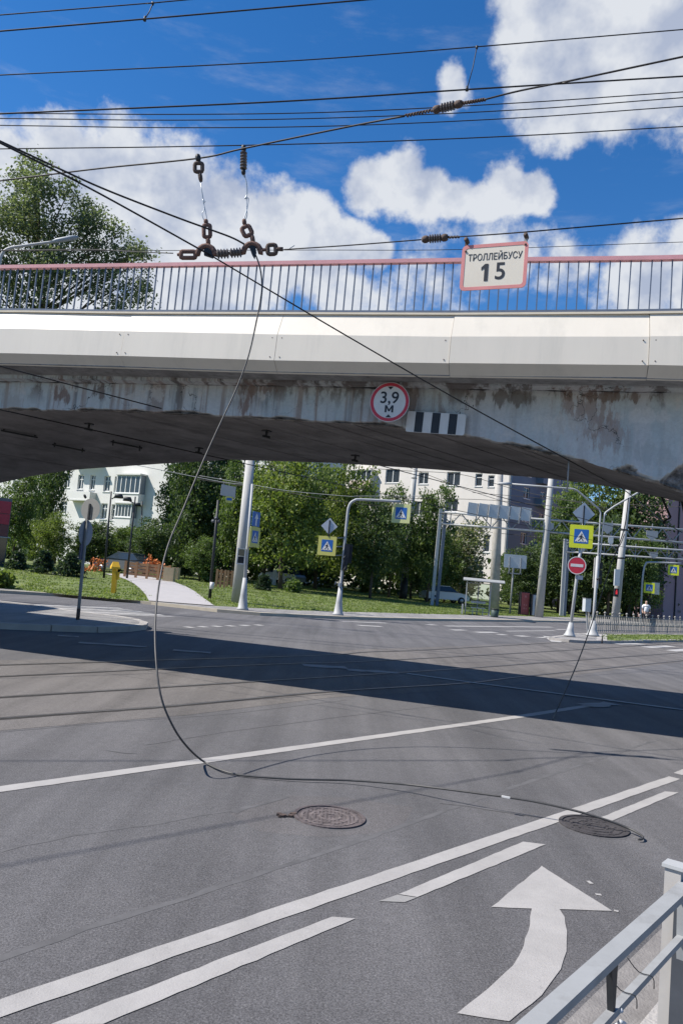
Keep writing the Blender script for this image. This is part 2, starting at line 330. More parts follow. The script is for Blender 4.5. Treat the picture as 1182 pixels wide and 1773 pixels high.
M_PINK = mat('pink_rail_paint', (.62, .30, .31), .6, 0, var=.12, scale=8, dirt=(.35, .2, .19), dirt_amt=.4)
M_BAL = mat('baluster_grey_blue', (.105, .13, .18), .5, .1, var=.12, scale=8)
M_RED = mat('sign_red', (.50, .035, .06), .45, var=.05)
M_SIGNW = mat('sign_white', (.62, .61, .59), .45, var=.05, dirt=(.45, .42, .4), dirt_amt=.4)
M_CREAM = mat('sign_cream', (.66, .60, .50), .55, var=.05, scale=4, dirt=(.5, .42, .33), dirt_amt=.4)
M_PKB = mat('sign_faded_red', (.58, .22, .21), .55, var=.1, scale=5)
M_BLACK = mat('sign_black', (.018, .02, .026), .5, var=.2)
M_BLUE = mat('sign_blue', (.02, .11, .36), .45, var=.05)
M_LIME = mat('sign_fluorescent_yellow', (.56, .60, .03), .5, var=.05)
M_LIMEP = mat('pale_fluorescent_yellow', (.55, .56, .25), .5, var=.05)
M_LIMEF = mat('faded_fluorescent_yellow', (.50, .48, .13), .5, var=.06)
M_YEL = mat('yellow_paint', (.72, .42, .03), .5, var=.08, scale=8)
M_ORANGE = mat('orange_flower', (.55, .17, .04), .6, var=.3, scale=12)
M_WOOD = mat('planter_wood', (.40, .22, .11), .75, var=.2, scale=8, stretch=(1, 1, 6))
M_BARK = mat('bark', (.085, .068, .05), .95, var=.35, scale=6, bump=.6, bscale=20, stretch=(3, 3, .6))
M_WALLW = mat('white_render', (.66, .65, .62), .9, var=.05, scale=.6, dirt=(.5, .48, .45), dirt_amt=.35, dirt_scale=.4)
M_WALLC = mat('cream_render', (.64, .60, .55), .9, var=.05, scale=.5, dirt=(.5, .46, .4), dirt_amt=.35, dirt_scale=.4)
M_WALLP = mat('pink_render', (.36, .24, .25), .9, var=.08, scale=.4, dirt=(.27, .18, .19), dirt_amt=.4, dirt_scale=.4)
M_WALLSH = mat('cream_render_shaded', (.15, .185, .235), .9, var=.08, scale=.5)  # cream block's side away from the sun, its blue shade put into the colour
M_FRAME = mat('window_frame_white', (.70, .70, .68), .5, var=.04)
M_GLASS = glass_mat('window_glass'); M_CGL = clear_glass()
M_ROOF = mat('roof_sheet', (.13, .13, .14), .7)
M_REDB = mat('poster_red', (.42, .10, .09), .5, var=.15)
M_REDG = mat('red_panel', (.36, .03, .05), .4, var=.1)
M_SKIN = mat('skin', (.50, .32, .24), .6, var=.05); M_SHIRT = mat('white_shirt', (.75, .75, .75), .8, var=.05); M_TROU = mat('dark_trousers', (.03, .03, .04), .9)
M_HAIR = mat('dark_hair', (.02, .015, .012), .7)
M_CARW = mat('white_car_paint', (.68, .69, .70), .25, var=.02); M_CARS = mat('silver_car_paint', (.42, .47, .52), .28, .4, var=.03)
M_DARKIRON = mat('dark_iron_cover', (.055, .050, .052), .9, .1, var=.35, scale=10, bump=.4, bscale=60)
M_STUD = mat('dusty_iron', (.15, .125, .12), .9, var=.4, scale=9)
M_TYRE = mat('tyre', (.02, .02, .02), .9); M_MANH = mat('cast_iron_cover', (.10, .082, .082), .85, .1, var=.4, scale=14, bump=.5, bscale=50, dirt=(.13, .105, .1), dirt_amt=.7, dirt_scale=7)
M_TAR_SHADOW = mat('tar_and_shadow', (.100, .097, .099), .85, var=.25, scale=5)  # tar of cracks and rims, also used for the painted cable shadows
M_RAIL = mat('tram_rail_steel', (.16, .15, .15), .4, .6, var=.25, scale=6)
M_GROOVE = mat('rail_groove_dirt', (.055, .05, .047), .9)
M_TEAL = mat('advert_teal', (.20, .26, .27), .35, var=.5, scale=4)
L_A = leaf_mat('leaf_green', (.050, .085, .024), (.085, .130, .036), (.135, .180, .055))
L_B = leaf_mat('leaf_yellow_green', (.080, .118, .026), (.130, .175, .040), (.19, .225, .065))
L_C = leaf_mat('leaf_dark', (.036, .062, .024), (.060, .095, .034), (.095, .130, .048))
L_P = leaf_mat('leaf_poplar', (.075, .100, .055), (.115, .145, .08), (.18, .205, .125))
L_W = leaf_mat('leaf_and_pale_blossom', (.06, .09, .03), (.11, .14, .06), (.42, .38, .32))
L_N = leaf_mat('spruce_needles', (.022, .040, .022), (.036, .060, .032), (.055, .082, .042))
L_G = leaf_mat('grass_blades', (.11, .15, .035), (.15, .20, .05), (.23, .25, .09))
BEAM = beam_mat()

# ------------------------------------------------------------------ mesh helpers
ORIG = {}
def tag(o, label=None, cat=None, group=None, kind=None):
    if label: o['label'] = label
    if cat: o['category'] = cat
    if group: o['group'] = group
    if kind: o['kind'] = kind
    return o
def thing(name, loc, label, cat, group=None):
    o = bpy.data.objects.new(name, None); COL.objects.link(o); o.location = loc; o.empty_display_size = .2
    ORIG[o] = Vector(loc); tag(o, label, cat, group); return o
def link_mesh(name, me, mt, parent=None):
    o = bpy.data.objects.new(name, me); COL.objects.link(o)
    if mt is not None and not me.materials: me.materials.append(mt)
    if parent: o.parent = parent; ORIG[o] = ORIG.get(parent, Vector((0, 0, 0)))
    else: ORIG[o] = Vector((0, 0, 0))
    return o
UPZ = Vector((0, 0, 1))
def frame(c, e, up=UPZ):
    """a local frame for signs and boards: e points right as seen from the front, n towards the viewer"""
    e = Vector(e).normalized(); up = Vector(up); up = (up - e * up.dot(e)).normalized(); n = e.cross(up)
    return (Vector(c), e, up, n)
def fp(fr, a, b, d=0): return fr[0] + fr[1] * a + fr[2] * b + fr[3] * d
class MB:
    def __init__(s): s.v = []; s.f = []; s.sm = []
    def add(s, vs, fs, smooth=False):
        o = len(s.v); s.v += [Vector(p) for p in vs]; s.f += [tuple(i + o for i in f) for f in fs]; s.sm += [smooth] * len(fs); return s
    def box8(s, p):      # 4 bottom, 4 top
        return s.add(p, [(3, 2, 1, 0), (4, 5, 6, 7), (0, 1, 5, 4), (1, 2, 6, 5), (2, 3, 7, 6), (3, 0, 4, 7)])
    def box(s, c, ax, ay, az):   # centre and half-axis vectors
        c = Vector(c); ax = Vector(ax); ay = Vector(ay); az = Vector(az)
        return s.box8([c - ax - ay - az, c + ax - ay - az, c + ax + ay - az, c - ax + ay - az, c - ax - ay + az, c + ax - ay + az, c + ax + ay + az, c - ax + ay + az])
    def bar(s, a, b, w, h, up=UPZ):
        a = Vector(a); b = Vector(b); d = b - a; l = d.length; d /= l
        side = d.cross(Vector(up)); side = side.normalized() if side.length > 1e-5 else d.cross(XAX).normalized(); u = side.cross(d)
        return s.box((a + b) / 2, d * l / 2, side * w / 2, u * h / 2)
    def fbox(s, fr, a0, a1, b0, b1, d0, d1):
        return s.box8([fp(fr, a0, b0, d1), fp(fr, a1, b0, d1), fp(fr, a1, b0, d0), fp(fr, a0, b0, d0), fp(fr, a0, b1, d1), fp(fr, a1, b1, d1), fp(fr, a1, b1, d0), fp(fr, a0, b1, d0)])
    def tube(s, pts, rad, sides=8, cap=True, smooth=True):
        pts = [Vector(p) for p in pts]; n = len(pts)
        rad = rad if hasattr(rad, '__len__') else [rad] * n
        t = [(pts[min(i + 1, n - 1)] - pts[max(i - 1, 0)]).normalized() for i in range(n)]
        ref = UPZ if abs(t[0].z) < .9 else XAX
        u = t[0].cross(ref).normalized(); vs = []; fs = []
        for i in range(n):
            u = (u - t[i] * u.dot(t[i])); u = u.normalized() if u.length > 1e-6 else t[i].cross(ref).normalized()
            w = t[i].cross(u)
            for k in range(sides):
                a = 2 * math.pi * k / sides; vs.append(pts[i] + (u * math.cos(a) + w * math.sin(a)) * rad[i])
        for i in range(n - 1):
            for k in range(sides):
                a = i * sides + k; b = i * sides + (k + 1) % sides; fs.append((a, b, b + sides, a + sides))
        if cap: fs.append(tuple(range(sides))[::-1]); fs.append(tuple(range((n - 1) * sides, n * sides)))
        return s.add(vs, fs, smooth)
    def prism(s, pts2, fr, d0, d1):
        n = len(pts2); vs = [fp(fr, a, b, d0) for a, b in pts2] + [fp(fr, a, b, d1) for a, b in pts2]
        fs = [tuple(range(n))[::-1], tuple(range(n, 2 * n))] + [(i, (i + 1) % n, (i + 1) % n + n, i + n) for i in range(n)]
        return s.add(vs, fs)
    def ring(s, outer, inner, fr, d0, d1):
        n = len(outer); vs = []
        for pts, d in ((outer, d0), (inner, d0), (outer, d1), (inner, d1)): vs += [fp(fr, a, b, d) for a, b in pts]
        fs = []
        for i in range(n):
            j = (i + 1) % n; fs += [(2 * n + i, 2 * n + j, 3 * n + j, 3 * n + i), (i, n + i, n + j, j), (i, j, 2 * n + j, 2 * n + i), (n + i, 3 * n + i, 3 * n + j, n + j)]
        return s.add(vs, fs)
    def poly(s, pts): return s.add(pts, [tuple(range(len(pts)))])
    def build(s, name, mt, parent=None):
        o0 = ORIG.get(parent, Vector((0, 0, 0))) if parent else Vector((0, 0, 0))
        me = bpy.data.meshes.new(name); me.from_pydata([tuple(p - o0) for p in s.v], [], s.f); me.update()
        if any(s.sm): me.polygons.foreach_set('use_smooth', s.sm)
        return link_mesh(name, me, mt, parent)
def circ(r, n=28, c=(0, 0), sq=1.0): return [(c[0] + r * math.cos(2 * math.pi * k / n), c[1] + r * sq * math.sin(2 * math.pi * k / n)) for k in range(n)]
def rrect(w, h, r, n=4):
    out = []
    for cx, cy, a0 in ((w / 2 - r, h / 2 - r, 0), (-w / 2 + r, h / 2 - r, 90), (-w / 2 + r, -h / 2 + r, 180), (w / 2 - r, -h / 2 + r, 270)):
        for k in range(n + 1): a = R(a0 + 90 * k / n); out.append((cx + r * math.cos(a), cy + r * math.sin(a)))
    return out
def smooth_path(pts, per=6):
    pts = [Vector(p) for p in pts]; out = []
    for i in range(len(pts) - 1):
        p0 = pts[max(i - 1, 0)]; p1 = pts[i]; p2 = pts[i + 1]; p3 = pts[min(i + 2, len(pts) - 1)]
        for k in range(per):
            t = k / per; out.append(.5 * ((2 * p1) + (p2 - p0) * t + (2 * p0 - 5 * p1 + 4 * p2 - p3) * t * t + (3 * p1 - p0 - 3 * p2 + p3) * t ** 3))
    out.append(pts[-1]); return out
def text_mesh(name, body, size, fr, a, b, d, mt, parent, bold=.0, sx=1.0, align='CENTER'):
    cu = bpy.data.curves.new(name, 'FONT'); cu.body = body; cu.size = size; cu.align_x = align; cu.align_y = 'CENTER'; cu.extrude = .0015; cu.offset = bold * size
    tmp = bpy.data.objects.new('tmp', cu); COL.objects.link(tmp)
    me = bpy.data.meshes.new_from_object(tmp.evaluated_get(bpy.context.evaluated_depsgraph_get()))
    bpy.data.objects.remove(tmp); bpy.data.curves.remove(cu)
    o0 = ORIG.get(parent, Vector((0, 0, 0)))
    for v in me.vertices: v.co = fp(fr, a + v.co.x * sx, b + v.co.y, d + v.co.z) - o0
    me.materials.clear(); me.name = name
    return link_mesh(name, me, mt, parent)
def loop_interp(xs, ys):
    xs = np.array(xs); ys = np.array(ys)
    def f(x):
        if x <= xs[0]: return float(ys[0] + (x - xs[0]) * 0)
        if x >= xs[-1]: return float(ys[-1])
        return float(np.interp(x, xs, ys))
    return f

# ------------------------------------------------------------------ axes of the place
D1 = Vector((math.sin(R(43)), math.cos(R(43)), 0))          # along the road
C1 = Vector((D1.y, -D1.x, 0))                                # across it, to the right
BDIR = Vector((math.sin(R(106)), math.cos(R(106)), 0))       # along the bridge, to the right
BN = Vector((-BDIR.y, BDIR.x, 0))                            # through the bridge, away from the viewer
def BP(s, p, z): return BDIR * s + BN * p + UPZ * z
def on_b(px, py, p): return PL(px, py, BN * p, BN)

# ================================================================== GROUND
o = MB().poly([(-900, -900, -.12), (900, -900, -.12), (900, 2500, -.12), (-900, 2500, -.12)]).build('ground', M_EARTH); tag(o, kind='structure')
road = MB().poly([(-70, -25, 0), (70, -25, 0), (140, 150, 0), (40, 150, 0), (-70, 45, 0)]).build('road', M_ASPH); tag(road, kind='structure')
def flat(name, pxs, mt, z=.005, parent=None):
    rnd = random.Random(int(pxs[0][0])); src = [G(x, y, z) for x, y in pxs]; out = []
    for a, b in zip(src, src[1:] + src[:1]):
        k = max(1, int((b - a).length / .08)); t = (b - a).normalized(); nn = Vector((-t.y, t.x, 0))
        out += [a] + [a.lerp(b, i / k) + nn * rnd.gauss(0, .0022) for i in range(1, k)]
    b = MB().poly(out)
    if (b.v[1] - b.v[0]).cross(b.v[2] - b.v[0]).z < 0: b.v.reverse()
    return b.build(name, mt, parent)
def ribbon(name, pts, w, mt, z, parent, jag=0, seed=0):
    rnd = random.Random(seed); pts = [Vector((p.x, p.y, z)) for p in pts]; vs = []
    if mt in (M_PAINT, M_TAR_SHADOW) or jag:
        jag = jag or .05; out = []
        for a, b in zip(pts, pts[1:]):
            k = max(1, int((b - a).length / .12)); out += [a.lerp(b, i / k) for i in range(k)]
        pts = out + [pts[-1]]
    for i, p in enumerate(pts):
        t = (pts[min(i + 1, len(pts) - 1)] - pts[max(i - 1, 0)]).normalized(); s = Vector((t.y, -t.x, 0)); k = w / 2 * (1 + rnd.uniform(-jag, jag)); q = s * rnd.uniform(-jag, jag) * w * .5
        vs += [p - s * k + q, p + s * k + q]
    return MB().add(vs, [(2 * i, 2 * i + 1, 2 * i + 3, 2 * i + 2) for i in range(len(pts) - 1)]).build(name, mt, parent)
def gline(a, b, n=2): return [G(a[0] + (b[0] - a[0]) * i / (n - 1), a[1] + (b[1] - a[1]) * i / (n - 1)) for i in range(n)]
def ext(pts, a=0, b=0):
    pts = list(pts)
    if a: pts.insert(0, pts[0] + (pts[0] - pts[1]).normalized() * a)
    if b: pts.append(pts[-1] + (pts[-1] - pts[-2]).normalized() * b)
    return pts
# tram bed
tb = [G(0, 1245), G(300, 1223), G(570, 1198), G(810, 1183), G(922, 1170), G(1182, 1144)]
tt = [G(0, 1152), G(200, 1146), G(560, 1135), G(640, 1129), G(820, 1121), G(1182, 1100)]
tb = ext(tb, 14, 10); tt = ext(tt, 14, 10)
vs = []
for p, q in zip(tb, tt):
    dd = (q - p).normalized() * .55; vs += [p - dd + UPZ * .002, q + dd + UPZ * .002]
o = MB().add(vs, [(2 * i, 2 * i + 2, 2 * i + 3, 2 * i + 1) for i in range(len(tb) - 1)]).build('tram_bed', M_TRAM, road)
for k, pxs in enumerate([[(0, 1152), (200, 1146), (560, 1135), (640, 1129), (820, 1121), (1182, 1100)],
                         [(0, 1172), (250, 1160), (520, 1149), (663, 1144), (1018, 1124), (1182, 1113)],
                         [(0, 1208), (450, 1180), (600, 1171), (800, 1158), (922, 1149), (1182, 1130)],
                         [(0, 1245), (300, 1223), (570, 1198), (810, 1183), (922, 1170), (1182, 1144)]]):
    pts = ext([G(*p) for p in pxs], 14, 10); pts = smooth_path(pts, 5)
    ribbon('rail_groove', pts, .11, M_GROOVE, .006, road, .12, k)
    ribbon('tram_rail', pts, .045, M_RAIL, .010, road)
# lane markings
a0, a1 = G(0, 1367), G(885, 1243)
ribbon('lane_line', ext([a0, a1, G(1050, 1217)], 3), .135, M_PAINT, .0035, road)
dA0, dA1 = G(0, 1747), G(1167, 1347)
ribbon('lane_line', ext([dA0, dA1], .8), .115, M_PAINT, .0035, road)
for q in ([(88, 1773), (575, 1587), (615, 1590), (178, 1773)], [(690, 1548), (905, 1457), (944, 1462), (722, 1553)], [(1027, 1420), (1150, 1370), (1174, 1372), (1052, 1424)],
          [(1165, 1338), (1200, 1324), (1212, 1330), (1180, 1342)]):
    flat('lane_dash', q, M_PAINT, .0035, road)
flat('worn_dash_end', [(655, 1560), (688, 1549), (721, 1554), (700, 1562)], M_PAINTW, .0035, road)
arrow = [(937, 1499), (1059, 1577), (968, 1574), (977, 1588), (981, 1612), (980, 1647), (970, 1678), (937, 1723), (881, 1768), (791, 1754), (845, 1711), (887, 1672), (906, 1638), (917, 1600), (920, 1573), (850, 1570)]
flat('direction_arrow', arrow, M_PAINT, .0035, road)
for q in ([(1017, 1526), (1024, 1531)], [(1030, 1549), (1040, 1550)], [(1062, 1577), (1070, 1579)]):
    ribbon('paint_fleck', gline(*q), .03, M_PAINT, .0035, road, .4, 3)
ribbon('lane_line', [G(704, 1167), G(820, 1183), G(1182, 1230), G(1400, 1258)], .13, M_PAINTF, .0125, road)
for q, w in (([(1010, 1222), (1060, 1219)], .3), ([(524, 1152), (600, 1157)], .35), ([(600, 1160), (690, 1166)], .3), ([(137, 1113), (254, 1121)], .25), ([(300, 1126), (365, 1131)], .25), ([(100, 1101), (137, 1103)], .2)):
    ribbon('faded_marking', gline(*q, 5), w, M_PAINTW, .0115, road, .3, 5)
for i in range(6):
    x = 322 + i * 24; y = 1086.4 - i * .75; ribbon('far_dash', gline((x, y), (x + 11, y - .3)), .28, M_PAINTF, .006, road)
for q, w in (([(771, 1084), (955, 1086)], .35), ([(782, 1091), (803, 1091)], .35), ([(824, 1095), (857, 1095)], .4), ([(861, 1099), (875, 1099)], .3), ([(894, 1101.5), (912, 1101.5)], .4),
             ([(931, 1104), (946, 1104)], .35), ([(948, 1102), (964, 1112)], .45), ([(740, 1082), (753, 1082)], .35), ([(962, 1090), (980, 1090)], .3), ([(876, 1093), (960, 1092)], .2),
             ([(590, 1076), (670, 1079)], .3), ([(620, 1083), (660, 1085)], .4), ([(1065, 1115), (1110, 1115)], .45), ([(1117, 1121), (1161, 1119)], .45), ([(1160, 1127), (1200, 1124)], .45)):
    ribbon('far_marking', gline(*q), w, M_PAINTF, .006, road)
for i in range(6):
    y = 1047.5 + i * 2.9; x = 60 + i * 18; ribbon('crossing_bar', gline((x, y), (x + 150, y + 6)), .42, M_PAINTW if i % 2 else M_PAINTF, .006, road, .1, i)
MB().poly([Vector((p.x, p.y, .0003)) for p in (G(398, 1409), G(440, 1392), G(498, 1377), G(600, 1381), G(716, 1398), G(700, 1424), G(664, 1441), G(560, 1450), G(450, 1440))][::-1]).build('asphalt_patch', M_PATCH, road)
# dark lines, cracks and painted cable shadows
ribbon('dark_road_line', [G(-60, 1682), G(150, 1608), G(330, 1552), G(582, 1470), G(860, 1372), G(1140, 1280)], .045, M_TAR_SHADOW, 0.0011, road, .25, 1)  # long dark line running with the lanes
ribbon('asphalt_crack', [G(0, 1474), G(120, 1448), G(260, 1428), G(400, 1404), G(440, 1397), G(497, 1378)], .022, M_TAR_SHADOW, 0.0014, road, .6, 2)
ribbon('asphalt_crack', [G(402, 1405 + 1), G(430, 1398), G(452, 1394), G(470, 1386), G(497, 1379)], .05, M_TAR_SHADOW, 0.0017, road, .8, 6)
ribbon('asphalt_crack', [G(0, 1268), G(200, 1250), G(400, 1236), G(600, 1212)], .02, M_TAR_SHADOW, 0.0020, road, .6, 4)
ribbon('asphalt_crack', [G(250, 1290), G(400, 1266), G(600, 1240), G(760, 1222)], .018, M_TAR_SHADOW, 0.0023, road, .6, 5)
ribbon('cable_shadow', [G(760, 1390), G(815, 1397), G(880, 1407), G(940, 1416)], .03, M_TAR_SHADOW, 0.0026, road, .6, 8)  # cast shadow of the lying cable, painted as a dark ribbon
ribbon('cable_shadow', [G(185, 1299), G(212, 1303), G(236, 1305)], .05, M_TAR_SHADOW, 0.0029, road, .6, 9)  # dark marks painted for the hanging cable's shadow

# far side: kerb line, pavement and the lawn that climbs gently away from it
KE = [((-420, 992), (-420, 986)), ((0, 1027), (0, 1018)), ((120, 1034), (120, 1030)), ((200, 1041), (200, 1037)), ((262, 1047), (258, 1041)), ((376, 1060), (371, 1049)), ((450, 1066), (447, 1053)),
      ((520, 1069), (520, 1057)), ((590, 1072), (590, 1059)), ((653, 1073.5), (653, 1060.5)), ((740, 1075), (740, 1063)), ((870, 1076.5), (870, 1066)), ((1000, 1078), (1000, 1069)), ((1182, 1083), (1182, 1077)), ((1500, 1105), (1500, 1101))]
KO = [G(a[0], a[1], .0) for a, b in KE]; KI = [G(b[0], b[1], .12) for a, b in KE]
ODIR = Vector((-.55, .835, 0)).normalized(); QDIR = Vector((ODIR.y, -ODIR.x, 0))
eq = np.array([p.dot(QDIR) for p in KI]); eo = np.array([p.dot(ODIR) for p in KI])
order = np.argsort(eq); eq = eq[order]; eo = eo[order]
def lawn_d(p): return p.dot(ODIR) - float(np.interp(p.dot(QDIR), eq, eo))
def lawn_h(p):
    d = max(0, lawn_d(p)); return .12 + .027 * min(d, 27)
def GL(px, py):
    z = .3
    for _ in range(12): p = G(px, py, z); z = .5 * z + .5 * lawn_h(p)
    p.z = z; return p
def on_ground(p, kind='lawn'): return Vector((p.x, p.y, lawn_h(p)))
def at(px, Y):     # the lawn point seen in column px at distance Y
    p = CAMP.copy()
    py = 1003 + .088 * (px - 591) + 40
    for _ in range(10):
        q = D(px, py, Y); h = lawn_h(q); py += (q.z - h) / Y * F_PX
    return Vector((q.x, q.y, h))
vs = []
for p, q in zip(KO, KI):
    o_ = Vector((p.x, p.y, 0)); t_ = Vector((p.x, p.y, .12)) + ODIR * .02; k_ = t_ + ODIR * .28; vs += [o_, t_, k_, q]
fs_k = []; fs_p = []
for i in range(len(KO) - 1):
    a = 4 * i; fs_k += [(a, a + 4, a + 5, a + 1), (a + 1, a + 5, a + 6, a + 2)]; fs_p += [(a + 2, a + 6, a + 7, a + 3)]
far_pave = MB().add(vs, fs_p).build('far_pavement', M_PAVE); tag(far_pave, kind='structure')
MB().add(vs, fs_k).build('far_kerb', M_KERBY, far_pave)
ds = [0] + [1.5 * k for k in range(1, 22)] + [40, 60, 100, 200, 500]
QS = np.concatenate([[-120, -80], np.linspace(-45, 95, 60), [140, 260]])
vs = []
for q in QS:
    e0 = float(np.interp(q, eq, eo))
    for d in ds: vs.append(QDIR * q + ODIR * (e0 + d) + UPZ * (.12 + .027 * min(d, 27)))
nd_ = len(ds); fs = [(i * nd_ + j, (i + 1) * nd_ + j, (i + 1) * nd_ + j + 1, i * nd_ + j + 1) for i in range(len(QS) - 1) for j in range(nd_ - 1)]
lawn = MB().add(vs, fs, True).build('lawn', M_LAWN); tag(lawn, kind='structure')
pl_ = [(258, 1041), (252, 1030), (243, 1020), (232, 1011), (216, 1003), (200, 998), (182, 994)]
pr_ = [(371, 1049.5), (352, 1036), (338, 1025), (322, 1016), (298, 1007), (262, 1000), (215, 994)]
vs = []
NP = 18
for k in range(NP + 1):
    t = k / NP * 6; i = min(int(t), 5); f = t - i
    l = GL(pl_[i][0] + (pl_[i + 1][0] - pl_[i][0]) * f, pl_[i][1] + (pl_[i + 1][1] - pl_[i][1]) * f); r = GL(pr_[i][0] + (pr_[i + 1][0] - pr_[i][0]) * f, pr_[i][1] + (pr_[i + 1][1] - pr_[i][1]) * f)
    for j in range(5):
        p = l.lerp(r, j / 4); p.z = lawn_h(p) + .03; vs.append(p)
park_path = MB().add(vs, [(i * 5 + j, i * 5 + j + 1, i * 5 + j + 6, i * 5 + j + 5) for i in range(NP) for j in range(4)], True).build('park_path', M_PATH); tag(park_path, kind='structure')
PATHV = [Vector(v) for v in vs]

# left traffic island with its kerb stones
def island(name, top_px, hz, m_top, stone_len, label_st=None):
    pts = [G(x, y, hz) for x, y in top_px]
    ar = sum(pts[i].x * pts[(i + 1) % len(pts)].y - pts[(i + 1) % len(pts)].x * pts[i].y for i in range(len(pts)))
    if ar < 0: pts.reverse()
    n = len(pts); cen = sum(pts, Vector()) / n
    inn = []
    for i in range(n):
        t = (pts[(i + 1) % n] - pts[i - 1]).normalized(); inn.append(pts[i] + Vector((-t.y, t.x, 0)) * .2)
    isl = MB().add([p + UPZ * -.01 for p in inn], [tuple(range(n))]).build(name, m_top); tag(isl, kind='structure')
    rnd = random.Random(7)
    for i in range(n):
        a, b = pts[i], pts[(i + 1) % n]; ai, bi = inn[i], inn[(i + 1) % n]; k = max(1, round((b - a).length / stone_len))
        for j in range(k):
            g = .012; f0 = j / k; f1 = (j + 1) / k; ff0 = f0 + g / max(.1, (b - a).length); ff1 = f1 - g / max(.1, (b - a).length)
            dz = rnd.uniform(-.008, .008)
            q = [a.lerp(b, ff0), a.lerp(b, ff1), ai.lerp(bi, ff1), ai.lerp(bi, ff0)]
            MB().box8([Vector((p.x, p.y, -.02)) for p in q] + [Vector((p.x, p.y, hz + dz)) for p in q]).build('kerb_stone', M_KERB, isl)
    return isl
island('traffic_island', [(-260, 1012), (-100, 1028), (0, 1040), (60, 1047), (130, 1057), (200, 1065), (240, 1071), (257, 1077), (254, 1081), (225, 1084), (170, 1085), (90, 1082), (0, 1078), (-260, 1066)], .14, M_PAVE, 1.0)
island('paved_island', [(950, 1103), (985, 1107), (1015, 1109), (1040, 1109), (1042, 1098), (1022, 1096), (990, 1097)], .12, M_PAVE, 1.2)
med = island('grass_median', [(1043, 1109), (1110, 1108.5), (1182, 1107.5), (1420, 1112), (1420, 1103), (1182, 1098), (1110, 1097), (1043, 1098)], .12, M_LAWN, 2.0)

# near pavement on the viewer's side, its kerb, dusty gutter
k0, k1 = G(1139, 1765, .14), G(1157, 1650, .14); kd = (k1 - k0).normalized(); kr = Vector((kd.y, -kd.x, 0))
kd = Vector((math.sin(R(30)), math.cos(R(30)), 0)); kr = Vector((kd.y, -kd.x, 0))
kd = (G(1182, 1519, 1.04) - G(891, 1773, 1.04)).normalized(); kr = Vector((kd.y, -kd.x, 0)); KB = G(1105, 1773, .14)
near_pave = MB().poly([KB + kr * .16 + kd * -6, KB + kr * 6 + kd * -6, KB + kr * 9 + kd * 12, KB + kr * .16 + kd * 12]).build('near_pavement', M_DUST); tag(near_pave, kind='structure')
for i in range(-5, 11):
    a = KB + kd * (i * 1.0 + .01); b = KB + kd * (i * 1.0 + .985); dz = UPZ * (.004 * ((i * 7) % 3 - 1))
    lo = UPZ * -.16; MB().box8([a + lo, b + lo, b + kr * .15 + lo, a + kr * .15 + lo, a + dz, b + dz, b + kr * .15 + dz, a + kr * .15 + dz][:4][::-1] + [a + dz, a + kr * .15 + dz, b + kr * .15 + dz, b + dz][::1]).build('kerb_stone', M_KERB, near_pave)
gk = G(975, 1773, .003); gw = (Vector((KB.x, KB.y, 0)) - gk).dot(kr) + .03
MB().poly([gk + kd * -5, gk + kr * gw + kd * -5, gk + kr * gw + kd * 9, gk + kd * 9]).build('gutter_strip', M_DUST, road)

# ================================================================== BRIDGE
bridge = thing('overpass_bridge', BP(-4, 13, 0), 'grey concrete arched overpass with white fascia and pink topped railing over the road', 'bridge')
PF, PE, PB, PBK = 9.98, 10.75, 15.2, 15.62
PXJ = [0, 210, 480, 780, 1122, 1182]
def zcurve(ys, p):
    pts = [on_b(x, y, p) for x, y in zip(PXJ, ys)]; return loop_interp([q.dot(BDIR) for q in pts], [q.z for q in pts])
z_rail = zcurve((460, 457, 453, 448, 444, 442.5), PF + .24)
z_cope = zcurve((541, 544, 545, 546.5, 544.5, 543.5), PF + .16)
z_brk = zcurve((568, 573, 579, 583, 582.5, 582), PF)
z_bot = zcurve((612, 617, 625, 630, 633, 635), PF)
zt = loop_interp([-20.4, -20.3, -19.6, -18.3, -17.5, -16.5, -14.3, -13.1, -11.1, -9.5, -8.6, -7.2, -6.14, -4.87, -4.07, -3.55, -2.6, -1.7, -.9, -.85], [0, 2.2, 2.85, 3.25, 3.47, 3.67, 3.93, 4.06, 4.09, 4.06, 4.03, 3.98, 3.88, 3.62, 3.41, 3.23, 2.9, 2.5, 2.0, 0])
SB, SN = BDIR.dot(C1), BN.dot(C1)
def s_at(t, p): return (t - SN * p) / SB
S0, S1 = -26.0, 16.0
rnd = random.Random(11)
